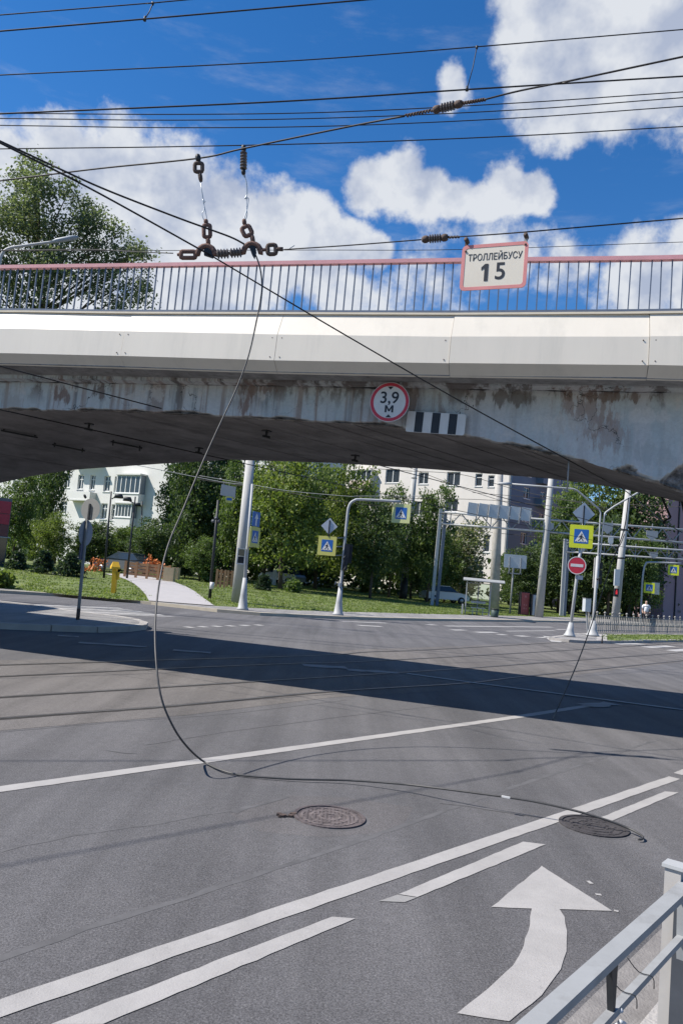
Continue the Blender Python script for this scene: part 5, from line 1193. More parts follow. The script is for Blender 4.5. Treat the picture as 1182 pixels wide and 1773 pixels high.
p = G(1017, 1096, .12); t = thing('control_cabinet', p, 'pale grey control cabinet on a stand at the fence end', 'cabinet')
fr = frame(D(1017.5, 1048, p.y), Vector((1, .3, 0))); MB().fbox(fr, -.16, .16, -.32, .32, -.25, 0).build('box', M_BACK, t); MB().fbox(fr, -.175, .175, .32, .35, -.27, .02).build('lid', M_GREYP, t)
MB().bar(p, fp(fr, 0, -.32, -.12), .07, .07, XAX).build('stand', M_GREYP, t)
# ---- ornate fence
f0 = G(1017, 1094, .12); f1 = G(1182, 1096.5, .12); fd = (f1 - f0).normalized(); 
t = thing('ornate_fence', f0, 'grey ornate low metal fence with ball topped posts along the grass median', 'fence')
def fz(k, z): return f0 + fd * k + UPZ * z
FL = 30.0
MB().bar(fz(0, .86), fz(FL, .86), .03, .03).build('top_rail', M_GREYP, t); MB().bar(fz(0, .42), fz(FL, .42), .03, .03).build('mid_rail', M_GREYP, t); MB().bar(fz(0, .10), fz(FL, .10), .03, .03).build('bottom_rail', M_GREYP, t)
ff = frame((0, 0, 0), fd)
mp_ = MB().prism([(-.04, 0), (.04, 0), (.035, .45), (.10, .36), (.08, .50), (.035, .62), (.03, .82), (-.03, .82), (-.035, .62), (-.08, .50), (-.10, .36), (-.035, .45)], ff, -.015, .015)
mb_ = MB().bar((0, 0, 0), (0, 0, .98), .05, .05, fd); mb_.tube([Vector((0, 0, .97)), Vector((0, 0, 1.0)), Vector((0, 0, 1.05)), Vector((0, 0, 1.09))], [.03, .07, .07, .02], 8)
pk0 = pb0_ = None; k = .0; i = 0
while k < FL:
    if i % 4 == 0:
        if pb0_ is None: pb0_ = mb_.build('post', M_FENCE, None); o = pb0_
        else: o = pb0_.copy(); COL.objects.link(o)
    else:
        if pk0 is None: pk0 = mp_.build('picket', M_FENCE, None); o = pk0
        else: o = pk0.copy(); COL.objects.link(o)
    o.parent = t; o.location = fd * k; k += .26; i += 1
# ---- far gooseneck crossing pole at the right
p = at(1107, 47); p.z = .1; Y = p.y
t = thing('sign_pole', p, 'thin far gooseneck pole with two small crossing signs before the pink building', 'sign pole')
MB().tube(smooth_path([p, D(1111, 1010, Y), D(1114, 985, Y), D(1117, 977, Y), D(1124, 973.5, Y), D(1178, 975.5, Y)], 3), .055, 8).build('pole', M_LIGHTP, t)
fr = frame(D(1123, 1018, Y - .05), Vector((1, -.25, 0))); crossing_sign(fr, .62, t); MB().fbox(frame(D(1134.5, 1019, Y + .1), XAX), -.22, .22, -.36, .36, -.1, 0).build('traffic_light_back', mat('backboard_cream', (.58, .55, .5)), t)
fr = frame(D(1165, 987, Y - .05), Vector((1, -.25, 0))); crossing_sign(fr, .62, t)

# ================================================================== PERSON
def skin_figure(name, joints, edges, radii, mt, parent, sub=1):
    me = bpy.data.meshes.new(name); me.from_pydata(joints, edges, []); o = bpy.data.objects.new(name, me); COL.objects.link(o)
    md = o.modifiers.new('s', 'SKIN'); sv = me.skin_vertices[0].data
    for i, r_ in enumerate(radii): sv[i].radius = r_ if hasattr(r_, '__len__') else (r_, r_)
    sv[0].use_root = True
    if sub: ms = o.modifiers.new('d', 'SUBSURF'); ms.levels = sub; ms.render_levels = sub
    dg = bpy.context.evaluated_depsgraph_get(); nm = bpy.data.meshes.new_from_object(o.evaluated_get(dg)); bpy.data.objects.remove(o); nm.name = name
    nm.materials.clear(); nm.polygons.foreach_set('use_smooth', [True] * len(nm.polygons)); return link_mesh(name, nm, mt, parent)
pp = D(1117, 1066, 49); pp.z = .32
t = thing('person', pp, 'person in a white shirt and dark trousers standing beyond the fence', 'person')
J = [(0, 0, .95), (0, 0, 1.12), (0, 0, 1.32), (0, 0, 1.44), (0, -.01, 1.52), (0, -.02, 1.62), (0, -.02, 1.72),
     (-.19, 0, 1.40), (-.25, .02, 1.13), (-.22, -.10, .90), (.19, 0, 1.40), (.25, .02, 1.13), (.20, -.14, .95),
     (-.09, 0, .86), (-.10, -.03, .48), (-.10, .02, .09), (-.11, -.12, .05), (.09, 0, .86), (.11, .02, .48), (.11, .06, .09), (.12, -.08, .05)]
E_ = [(0, 1), (1, 2), (2, 3), (3, 4), (4, 5), (5, 6), (3, 7), (7, 8), (8, 9), (3, 10), (10, 11), (11, 12), (0, 13), (13, 14), (14, 15), (15, 16), (0, 17), (17, 18), (18, 19), (19, 20)]
RD = [(.15, .11), (.14, .10), (.17, .11), (.10, .08), .05, .095, .07, .06, .045, .03, .06, .045, .03, .095, .065, .045, .035, .095, .065, .045, .035]
skin_figure('body', J, E_, RD, M_SKIN, t, 1)
skin_figure('shirt', [(0, 0, .95), (0, 0, 1.15), (0, 0, 1.34), (0, 0, 1.43), (-.19, 0, 1.39), (-.235, .015, 1.2), (.19, 0, 1.39), (.235, .015, 1.2)], [(0, 1), (1, 2), (2, 3), (3, 4), (4, 5), (3, 6), (6, 7)], [(.185, .145), (.175, .135), (.2, .14), (.10, .09), .085, .075, .085, .075], M_SHIRT, t, 1)
skin_figure('trousers', [(0, 0, .93), (-.09, 0, .84), (-.10, -.02, .48), (-.10, .02, .12), (.09, 0, .84), (.11, .02, .48), (.11, .06, .12)], [(0, 1), (1, 2), (2, 3), (0, 4), (4, 5), (5, 6)], [(.17, .13), .115, .085, .065, .115, .085, .065], M_TROU, t, 1)
skin_figure('hair', [(0, .0, 1.66), (0, .0, 1.75)], [(0, 1)], [(.095, .10), (.075, .08)], M_HAIR, t, 1)

# ================================================================== BUILDINGS
def wall_grid(name, fr, s0, s1, z0, z1, holes, mt, parent, depth=.35):
    """a wall in the plane of fr with rectangular openings (a0,a1,b0,b1) that go right through its thickness"""
    xs = sorted({s0, s1, *[h[0] for h in holes], *[h[1] for h in holes]}); zs = sorted({z0, z1, *[h[2] for h in holes], *[h[3] for h in holes]})
    b = MB()
    for i in range(len(xs) - 1):
        for j in range(len(zs) - 1):
            cx, cz = (xs[i] + xs[i + 1]) / 2, (zs[j] + zs[j + 1]) / 2
            if any(h[0] < cx < h[1] and h[2] < cz < h[3] for h in holes): continue
            b.add([fp(fr, xs[i], zs[j]), fp(fr, xs[i + 1], zs[j]), fp(fr, xs[i + 1], zs[j + 1]), fp(fr, xs[i], zs[j + 1])], [(0, 1, 2, 3)])
    for (a0, a1, b0, b1) in holes:
        q = [(a0, b0), (a1, b0), (a1, b1), (a0, b1)]
        b.add([fp(fr, x, y, 0) for x, y in q] + [fp(fr, x, y, -depth) for x, y in q], [(i, i + 4, (i + 1) % 4 + 4, (i + 1) % 4) for i in range(4)])
    return b.build(name, mt, parent)
def window(fr, a0, a1, b0, b1, parent, mull=1, transom=.0, sill=True, fw=.10, glass=None, dep=.16):
    w = MB().ring([(a0, b0), (a1, b0), (a1, b1), (a0, b1)], [(a0 + fw, b0 + fw), (a1 - fw, b0 + fw), (a1 - fw, b1 - fw), (a0 + fw, b1 - fw)], fr, -dep - .06, -dep)
    for k in range(1, mull + 1):
        x = a0 + (a1 - a0) * k / (mull + 1); w.fbox(fr, x - fw * .45, x + fw * .45, b0 + fw, b1 - fw, -dep - .06, -dep - .002)
    if transom: y = b0 + (b1 - b0) * transom; w.fbox(fr, a0 + fw, a1 - fw, y - fw * .4, y + fw * .4, -dep - .058, -dep - .004)
    w = w.build('window', M_FRAME, parent)
    MB().poly([fp(fr, a0 + fw * .5, b0 + fw * .5, -dep - .05), fp(fr, a1 - fw * .5, b0 + fw * .5, -dep - .05), fp(fr, a1 - fw * .5, b1 - fw * .5, -dep - .05), fp(fr, a0 + fw * .5, b1 - fw * .5, -dep - .05)]).build('pane', glass or M_GLASS, w)
    if sill: MB().fbox(fr, a0 - .08, a1 + .08, b0 - .09, b0 - .01, -dep, .08).build('sill', M_FRAME, w)
    return w
def px_rect(fr, x0, x1, y0, y1):
    """a rectangle seen in the photograph, taken onto the facade plane"""
    ps = [PL(x, y, fr[0], fr[3]) - fr[0] for x in (x0, x1) for y in (y0, y1)]
    xm = [(x0, (y0 + y1) / 2), (x1, (y0 + y1) / 2)]; ym = [((x0 + x1) / 2, y0), ((x0 + x1) / 2, y1)]
    a = [(PL(x, y, fr[0], fr[3]) - fr[0]).dot(fr[1]) for x, y in xm]; b = [(PL(x, y, fr[0], fr[3]) - fr[0]).dot(fr[2]) for x, y in ym]
    return min(a), max(a), min(b), max(b)
# left white apartment house
c = D(190, 880, 92); c.z = .85
t = thing('apartment_building', c, 'white apartment building with tall windows and glazed balconies behind the trees at left', 'building')
fr = frame(c, Vector((.86, -.51, 0)))
W1 = [px_rect(fr, *q) for q in ((135, 145, 822, 847), (156, 165, 822, 848), (180, 191, 824, 851), (198, 208, 825, 852), (88, 98, 868, 890), (105, 116, 868, 890))]
PITCHZ = W1[2][2] - W1[4][2]
holes = list(W1)
for k, hgt in ((-1, 0), (1, 0), (2, 0), (3, 0)):
    for q in W1[2:4]: holes.append((q[0], q[1], q[2] + 3.35 * k, q[3] + 3.35 * k))
for k in (1, 2, 3, 4, 5): 
    for q in W1[4:]: holes.append((q[0], q[1], q[2] + 3.35 * k, q[3] + 3.35 * k))
extra = []
for k in range(-2, 4):
    zb = W1[2][2] + 3.35 * k
    for a in (9.2, 11.6, 14.8, 17.4, 20.5, -12.5, -15.5, -18.5): extra.append((a, a + .95, zb, zb + 1.85))
holes += [h for h in extra if h[2] > .5]
holes = [h for h in holes if h[2] > .4]
wall_grid('wall', fr, -22, 24, -.8, 20.5, holes, M_WALLW, t)
bt = MB(); bt.fbox(fr, -22, 24, -.8, 20.4, -14, -.36); bt.build('building_body', M_WALLW, t); MB().fbox(fr, -22.4, 24.4, 20.5, 20.9, -14.4, .4).build('roof', M_ROOF, t)
for h in holes: window(fr, *h, t, 1 if h[1] - h[0] > .8 else 0, .68)
# bays and balconies
for q, nm in (((212, 253, 825, 856), 1), ((210, 238, 874, 897), 1)):
    a0, a1, b0, b1 = px_rect(fr, *q)
    MB().fbox(fr, a0, a1, b0 - 1.25, b0 - .03, .01, 1.0).build('balcony_parapet', M_WALLW, t); MB().fbox(fr, a0 - .1, a1 + .1, b1 + .03, b1 + .2, .01, 1.15).build('balcony_roof', M_WALLW, t)
    f2 = (fp(fr, 0, 0, 1.0), fr[1], fr[2], fr[3]); window(f2, a0, a1, b0, b1, t, 4, .0, True, .11, None, .06)
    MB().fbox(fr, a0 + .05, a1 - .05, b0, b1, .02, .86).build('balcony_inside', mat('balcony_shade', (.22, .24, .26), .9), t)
a0, a1, b0, b1 = px_rect(fr, 127, 167, 853, 866)
MB().fbox(fr, a0, a1, b0, b1, .9, 1.0).build('balcony_parapet', M_WALLW, t); MB().fbox(fr, a0, a1, b0 - .15, b0 - .002, .01, 1.05).build('balcony_floor', M_WALLW, t)
for a in (a0, a1 - .08): MB().fbox(fr, a, a + .08, b0, b1, .01, .89).build('balcony_side', M_WALLW, t)
a0, a1, b0, b1 = px_rect(fr, 130, 177, 812, 838); MB().fbox(fr, a0, a1, b1 + .6, b1 + .8, .01, 1.3).build('balcony_floor', M_WALLW, t)
# right cream apartment block, corner towards the viewer
cor = D(871, 1040, 100); cor.z = .8
E2 = D1.copy(); E1 = Vector((D1.y, -D1.x, 0))      # front runs up-left from the corner; side runs away to the right
t = thing('apartment_building', cor, 'cream apartment block with white windows and a bluish shaded side behind the gantry', 'building')
frF = frame(cor, Vector((.80, -.60, 0)).normalized())      # +a towards the corner
frS = frame(cor, Vector((.72, .70, 0)).normalized())
Q = [(773, 796, 817, 841), (822, 834, 820, 842), (844, 855, 823, 843), (770, 792, 864, 886), (836, 847, 926, 956), (828, 836, 981, 1004), (724, 741, 818, 838), (667, 691, 812, 836), (771, 790, 918, 944), (715, 735, 868, 892), (771, 790, 972, 998)]
HF = [px_rect(frF, *q) for q in Q]
x0w = px_rect(frF, 598, 610, 900, 910)[0]
fl = 3.05
more = []
for h in (HF[0], HF[1], HF[2], HF[6], HF[7]):
    for k in (1, 2): more.append((h[0], h[1], h[2] + fl * k, h[3] + fl * k))
HF += more
for a in np.arange(x0w + 2, HF[7][0] - 2.4, 3.4):
    for k in range(-3, 4): zb = HF[7][2] + fl * k; HF.append((a, a + 1.6, zb, zb + 1.5))
HF = [h for h in HF if h[2] > .2]
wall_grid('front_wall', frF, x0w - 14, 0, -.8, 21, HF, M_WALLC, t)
for h in HF: window(frF, *h, t, 1 if h[1] - h[0] > 1.1 else 0, .0 if h[1] - h[0] > 1.1 else .7)
MB().add([fp(frF, 0, -.8, -.36), fp(frF, x0w - 14, -.8, -.36), fp(frF, x0w - 14, -.8, -13), fp(frS, 14, -.8, -.3) , fp(frF, 0, 21, -.36), fp(frF, x0w - 14, 21, -.36), fp(frF, x0w - 14, 21, -13), fp(frS, 14, 21, -.3)], [(0, 1, 5, 4), (1, 2, 6, 5), (2, 3, 7, 6), (4, 5, 6, 7)]).build('building_body', M_WALLC, t)
HS = []
for a in (3.0, 7.2, 11.0, 14.5):
    for k in range(7): HS.append((a, a + 1.5, 1.6 + fl * k, 3.1 + fl * k))
wall_grid('side_wall', frS, 0.003, 18, -.8, 21, HS, M_WALLSH, t)
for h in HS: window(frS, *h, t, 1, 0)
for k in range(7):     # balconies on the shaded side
    z = 1.1 + fl * k; MB().fbox(frS, 5.9, 10.2, z - .15, z + .95, .01, 1.1).build('balcony', M_WALLSH, t)
MB().fbox(frF, x0w - 14.3, .4, 21, 21.4, -12, .4).build('roof', M_ROOF, t)
MB().fbox(frF, -.35, -.15, 0, 21, .01, .15).build('downpipe', M_GREYP, t)
a0, a1, b0, b1 = px_rect(frF, 612, 647, 836, 850); MB().fbox(frF, a0, a1, b0, b1 + .2, .9, 1.05).build('balcony_parapet', mat('balcony_peach', (.60, .48, .40), .8), t); MB().fbox(frF, a0, a1, b0 - .2, b0 - .003, .01, 1.1).build('balcony_floor', M_WALLC, t)
f2 = (fp(frF, 0, 0, 1.0), frF[1], frF[2], frF[3]); window(f2, a0, a1, b1 + .25, b1 + 1.75, t, 3, 0, False, .1, None, .06); MB().fbox(frF, a0, a1, b1 + 1.76, b1 + 1.95, .01, 1.12).build('balcony_roof', M_WALLC, t)
MB().fbox(frF, a1 - .08, a1, b0, b1 + 1.75, .01, .89).build('balcony_side', M_WALLC, t)
# far right pink house
cor = D(1146, 1064, 84); cor.z = .4
t = thing('pink_building', cor, 'tall pinkish building in shade at the right edge behind the gantries', 'building')
frP = frame(cor, Vector((.78, -.62, 0)).normalized()); frQ = frame(cor, Vector((.80, .60, 0)).normalized())
HPn = [(a, a + 1.2, 2 + 3.1 * k, 3.6 + 3.1 * k) for a in (4.0, 8.2, 12.5) for k in range(5)]
wall_grid('shaded_wall', frQ, 0.003, 30, -.8, 17, HPn[5:], M_WALLP, t); wall_grid('lit_wall', frP, -1.6, 0, -.8, 17, [], M_WALLP, t)
for h in HPn[5:]: window(frQ, *h, t, 1, 0)
MB().add([fp(frP, -1.6, -.8), fp(frQ, 24, -.8, -20), fp(frP, -1.6, 17), fp(frQ, 24, 17, -20)], [(0, 1, 3, 2)]).build('rear_wall', M_WALLP, t); MB().add([fp(frP, -2, 17.01), fp(frP, .3, 17.01), fp(frQ, 30.3, 17.01), fp(frQ, 24, 17.01, -20)], [(0, 1, 2, 3)]).build('roof', M_ROOF, t)
for k in range(5): MB().fbox(frP, -1.6, .05, 3.0 + 3 * k, 3.14 + 3 * k, .01, .06).build('string_course', M_WALLP, t)
MB().fbox(frQ, 2.2, 2.35, 0, 17, .01, .13).build('downpipe', M_DARK, t)
# left red kiosk
c = D(2, 955, 48); c.z = .5
t = thing('red_pavilion', c, 'red and dark glazed pavilion corner at the left picture edge', 'building')
frK = frame(c, Vector((.90, .44, 0)))
MB().fbox(frK, -8, .30, -.5, 4.4, -6, -.05).build('body', M_ROOF, t)
for i in range(-5, 1):
    for j, (z0, z1) in enumerate(((2.0, 2.72), (2.76, 3.4), (3.44, 4.2))): MB().fbox(frK, i * 1.3 - 1.0, i * 1.3 + .26, z0, z1, -.045, .03).build('red_panel', M_REDG if (j != 0) else mat('brown_red_panel', (.14, .045, .045), .4), t)
    MB().fbox(frK, i * 1.3 - 1.0, i * 1.3 + .26, -.2, 1.93, -.045, .0).build('glass_panel', M_GLASS, t)
MB().fbox(frK, -8.2, .45, 1.935, 1.99, -.045, .12).build('ledge', M_LIGHTP, t)

# ================================================================== TREES AND SHRUBS
NPR = np.random.default_rng(5)
def leaf_mesh(name, centres, n_per, spread, size, seed, mt, flat=.0):
    """many leaf-sized bent quads gathered in sprays around the given centres"""
    g = np.random.default_rng(seed); C_ = np.asarray(centres, float); n = len(C_) * n_per
    cen = np.repeat(C_, n_per, 0) + g.normal(0, 1, (n, 3)) * np.array(spread)
    nrm = g.normal(0, 1, (n, 3)); nrm[:, 2] = nrm[:, 2] * .8 + .5; nrm /= np.linalg.norm(nrm, axis=1)[:, None]
    t = np.cross(nrm, g.normal(0, 1, (n, 3))); t /= np.linalg.norm(t, axis=1)[:, None]; b = np.cross(nrm, t)
    s = size * g.uniform(.55, 1.3, (n, 1))
    v = np.empty((n, 4, 3)); v[:, 0] = cen - t * s * .6; v[:, 1] = cen + b * s * .36 - nrm * s * .08; v[:, 2] = cen + t * s * .6; v[:, 3] = cen - b * s * .36 - nrm * s * .08
    me = bpy.data.meshes.new(name); me.vertices.add(n * 4); me.vertices.foreach_set('co', v.reshape(-1)); me.loops.add(n * 4); me.loops.foreach_set('vertex_index', np.arange(n * 4, dtype=np.int32))
    me.polygons.add(n); me.polygons.foreach_set('loop_start', np.arange(0, n * 4, 4, dtype=np.int32)); me.update(calc_edges=True); me.validate(); me.materials.append(mt); return me
def lobes_centres(lobes, n, seed, shell=.5):
    g = np.random.default_rng(seed); out = []
    w = np.array([a[3] * a[4] * a[5] for a in lobes]) ** (2 / 3); w /= w.sum(); ids = g.choice(len(lobes), n, p=w)
    for i in ids:
        x, y, z, rx_, ry_, rz_ = lobes[i]; d = g.normal(0, 1, 3); d /= np.linalg.norm(d); r = shell + (1 - shell) * g.random() ** .6; r *= g.uniform(.85, 1.12); out.append((x + d[0] * r * rx_, y + d[1] * r * ry_, z + d[2] * r * rz_))
    return out
def limb_tree(h, r, seed, crown_z0, crown_r, n=9):
    g = random.Random(seed); b = MB(); bend = Vector((g.uniform(-.4, .4), g.uniform(-.4, .4), 0))
    pts = [Vector((0, 0, -.1)), Vector((0, 0, h * .2)) + bend * .3, Vector((0, 0, h * .5)) + bend, Vector((0, 0, h * .78)) + bend * 1.2, Vector((0, 0, h * .95)) + bend * 1.5]
    b.tube(pts, [r * 1.25, r, r * .7, r * .4, r * .1], 8)
    for i in range(n):
        z = crown_z0 + (h * .85 - crown_z0) * (i + .5) / n; a = i * 2.4 + g.uniform(-.4, .4); p = Vector((0, 0, z)) + bend * (z / h); L = crown_r * g.uniform(.6, .95) * (1 - .45 * (z / h))
        d = Vector((math.cos(a), math.sin(a), g.uniform(.25, .8))); b.tube([p, p + d * L * .5, p + d * L + UPZ * .15 * L], [r * .34, r * .2, r * .05], 6)
    return b
def crown_lobes(h, z0, r, seed, n=11, top=.55):
    g = random.Random(seed); out = []
    for i in range(n):
        f = i / (n - 1); z = z0 + (h - z0) * (.12 + .8 * f); rr = r * (1 - (abs(f - .38) / .72) ** 2 * (1 - top)) ; a = i * 2.4 + g.uniform(-.6, .6); k = rr * g.uniform(.25, .62)
        s = rr * g.uniform(.45, .66); out.append((k * math.cos(a), k * math.sin(a), z, s, s, s * g.uniform(.7, 1.0)))
    return out
# prototypes: crown meshes for a unit set of heights
PROTO = {}
def proto(kind):
    if kind in PROTO: return PROTO[kind]
    nm, h, z0, r, nc, npr, size, spread, mt, seed, nl = {
        'round_a': ('crown', 12, 2.2, 4.2, 330, 34, .29, (.42, .42, .3), L_A, 1, 12), 'round_b': ('crown', 12, 1.6, 4.6, 350, 34, .29, (.45, .45, .3), L_B, 2, 13),
        'dark_a': ('crown', 12, 2.0, 4.4, 330, 34, .30, (.45, .45, .32), L_C, 3, 12), 'dark_b': ('crown', 13, 1.2, 3.8, 330, 34, .29, (.42, .42, .35), L_C, 4, 13),
        'tall_a': ('crown', 15, 2.4, 3.6, 350, 34, .29, (.4, .4, .4), L_A, 6, 14), 'pale': ('crown', 10, 1.0, 3.4, 300, 32, .28, (.4, .4, .35), L_W, 7, 11)}[kind]
    lob = crown_lobes(h, z0, r, seed, nl); me = leaf_mesh('crown_' + kind, lobes_centres(lob, nc, seed + 20, .45), npr, spread, size, seed + 40, mt)
    tr = limb_tree(h, .19, seed, z0 * .9, r); tm = bpy.data.meshes.new('trunk_' + kind); tm.from_pydata([tuple(p) for p in tr.v], [], tr.f); tm.polygons.foreach_set('use_smooth', [True] * len(tr.f)); tm.materials.append(M_BARK)
    PROTO[kind] = (me, tm, h, r); return PROTO[kind]
def tree(px, Y, top_y, w_px, kind, label, rot=0, sink=0):
    p = at(px, Y); tp = D(px + (p.z and 0), top_y, Y); H = tp.z - p.z; me, tm, h, r = proto(kind); sz = H / h; sx = (w_px / 2 / F_PX * Y) / r
    t = thing('tree', p, label, 'tree', 'trees on the lawn beyond the junction'); t.rotation_euler = (0, 0, rot)
    for nm, m_ in (('crown', me), ('trunk', tm)):
        o = bpy.data.objects.new(nm, m_); COL.objects.link(o); o.parent = t; o.scale = (sx, sx, sz) if nm == 'crown' else (min(sx, 1.3), min(sx, 1.3), sz)
    return t
TREES = [
    (22, 58, 812, 82, 'round_a', 'light leafed tree beside the red pavilion at the left edge'), (66, 66, 770, 78, 'dark_a', 'dark tree whose hanging branches cross the white building under the arch'),
    (84, 54, 890, 72, 'round_b', 'small yellowish tree behind the three low spruces'), (158, 60, 900, 95, 'dark_b', 'low dark tree behind the round sign backs'),
    (205, 64, 912, 95, 'round_a', 'low tree behind the first park lamp'), (252, 58, 900, 90, 'dark_a', 'low dark tree between the park lamps and the orange flowers'),
    (306, 68, 770, 84, 'tall_a', 'tall thin tree at the right end of the white building'), (330, 64, 765, 115, 'dark_a', 'tall dark tree right behind the hanging cable'),
    (375, 70, 760, 110, 'dark_b', 'tall dark tree behind the white hanging board'), (345, 56, 930, 70, 'round_a', 'small tree at the right of the orange flowers'),
    (402, 60, 800, 85, 'round_a', 'tree just left of the thick concrete pole'), (485, 58, 775, 160, 'round_b', 'big sunlit yellow green tree right of the thick concrete pole'),
    (455, 66, 800, 120, 'dark_a', 'dark tree peeping out behind the big sunlit tree at its left'), (545, 68, 800, 120, 'dark_b', 'dark tree directly behind the gooseneck sign pole diamond'),
    (590, 62, 795, 115, 'round_b', 'sunlit tree behind the gooseneck bend'), (640, 60, 868, 105, 'dark_a', 'tree under the cream balcony between the gooseneck and its hanging sign'),
    (672, 66, 850, 85, 'round_a', 'tree directly behind the second crossing sign'), (738, 66, 845, 90, 'round_a', 'pointed tree between the wrapped pole and the gantry post'),
    (710, 70, 905, 80, 'dark_b', 'dark tree behind the wrapped concrete pole'), (795, 74, 905, 105, 'pale', 'tree with pale blossom left of the cream wall strip above the shelter'),
    (768, 72, 925, 70, 'round_a', 'low tree right of the gantry post'), (905, 78, 950, 95, 'dark_a', 'dark tree behind the pale rectangular sign back'),
    (965, 80, 855, 110, 'round_a', 'tree right of the bluish building side'), (1020, 84, 815, 140, 'round_b', 'sunlit tree between the double lamp arms'), (1085, 82, 815, 140, 'dark_b', 'dark tall tree left of the pink building'),
    (1050, 76, 905, 115, 'dark_a', 'dark tree behind the ornate fence and double lamp'), (985, 77, 905, 100, 'dark_b', 'dark tree behind the no entry sign'), (1100, 76, 925, 90, 'round_a', 'small tree beside the far crossing signs')]
for i, a in enumerate(TREES): tree(*a, rot=i * 1.37)
# poplar-like tree above the bridge at left
PY = 70; p = at(92, PY); g = random.Random(9)
lob = []
def PXZ(x, y, Y=70): q = D(x, y, Y); return q - p
for (x, y, r_) in ((55, 285, 22), (40, 320, 34), (75, 315, 30), (20, 360, 45), (85, 350, 38), (120, 330, 24), (140, 350, 30), (60, 395, 50), (130, 395, 42), (165, 385, 30), (0, 420, 60), (90, 440, 55), (160, 435, 40), (195, 400, 22), (205, 440, 34), (240, 440, 20), (20, 490, 60), (100, 500, 60), (180, 495, 45), (230, 500, 32), (255, 470, 14), (225, 428, 16), (252, 442, 12), (268, 440, 8), (245, 500, 22), (215, 400, 12), (50, 560, 65), (140, 570, 60), (210, 560, 35), (-50, 460, 60), (-40, 380, 40), (100, 640, 65), (30, 650, 60), (90, 720, 60), (160, 650, 50)):
    q = PXZ(x, y); s = r_ / F_PX * PY; lob.append((q.x, q.y + g.uniform(-1.2, 1.2) * s, q.z, s, s * 1.1, s * .9))
t = thing('poplar_tree', p, 'tall airy grey green tree rising above the pink railing at the left edge', 'tree')
cen = lobes_centres(lob, 2100, 77, .15)
me = leaf_mesh('crown', cen, 22, (.40, .40, .32), .26, 78, L_P); link_mesh('crown', me, None, t)
b = MB(); top = PXZ(58, 270); b.tube([Vector(p) - UPZ * .1, Vector(p) + top * .3, Vector(p) + top * .6, Vector(p) + top], [.3, .27, .2, .04], 9)
for i, q in enumerate(lob):
    if q[2] < 3: continue
    f = max(.1, q[2] / top.z - .18); a = Vector(p) + top * f; e_ = Vector(p) + Vector(q[:3]); b.tube([a, a.lerp(e_, .5) + UPZ * .25, e_], [.13, .08, .02], 6)
b.build('trunk', M_BARK, t)
# lamp arm over the railing at left
q = at(-30, 26); Y = q.y
t = thing('street_lamp', q, 'pale street lamp with a curved arm over the railing before the tall tree at left', 'street lamp')
MB().tube([q, D(-4, 520, Y)], [.10, .08], 10).build('post', M_LIGHTP, t)
MB().tube(smooth_path([D(-4, 520, Y), D(0, 460, Y), D(4, 440, Y), D(16, 430, Y), D(45, 425, Y), D(94, 418.5, Y)], 4), .05, 8).build('arm', M_LIGHTP, t)
a, b_ = D(92, 418, Y), D(136, 410, Y); MB().tube([a, a.lerp(b_, .15), a.lerp(b_, .8), b_], [.05, .085, .09, .03], 10).build('lamp_head', mat('lamp_head_grey', (.25, .28, .31), .5), t)
# shrubs
def shrub(px, py, w, h_px, mt_name, label, seed, kind='bush'):
    p = GL(px, py); Y = p.y; H = h_px / F_PX * Y; Rr = w / 2 / F_PX * Y; g = random.Random(seed)
    t = thing({'spruce': 'small_spruce'}.get(kind, 'shrub'), p, label, 'shrub', 'shrubs along the lawn')
    if kind == 'spruce':
        cen = []
        for i in range(150):
            f = g.random() ** .8; a = g.uniform(0, 6.28); rr = Rr * (1.02 - f) * g.uniform(.5, 1.1); cen.append((rr * math.cos(a), rr * math.sin(a), H * (.04 + .94 * f)))
        me = leaf_mesh('foliage', cen, 20, (.12, .12, .05), .15, seed, L_N)
    else:
        lob = [(g.uniform(-.5, .5) * Rr, g.uniform(-.5, .5) * Rr, H * g.uniform(.3, .7), Rr * .6, Rr * .6, H * .35) for _ in range(6)]
        me = leaf_mesh('foliage', lobes_centres(lob, 110, seed, .2), 20, (.16, .16, .14), .17, seed, {'A': L_A, 'B': L_B, 'C': L_C, 'N': L_N}[mt_name])
    o = link_mesh('foliage', me, None, None); o.parent = t; ORIG[o] = ORIG[t]
    b = MB(); b.tube([Vector(p), Vector(p) + UPZ * H * .8], [.06, .015], 6)
    for k in range(4): a = k * 1.6; b.tube([Vector(p) + UPZ * H * .15, Vector(p) + Vector((math.cos(a) * Rr * .6, math.sin(a) * Rr * .6, H * .55))], [.03, .01], 5)
    b.build('stem', M_BARK, t)
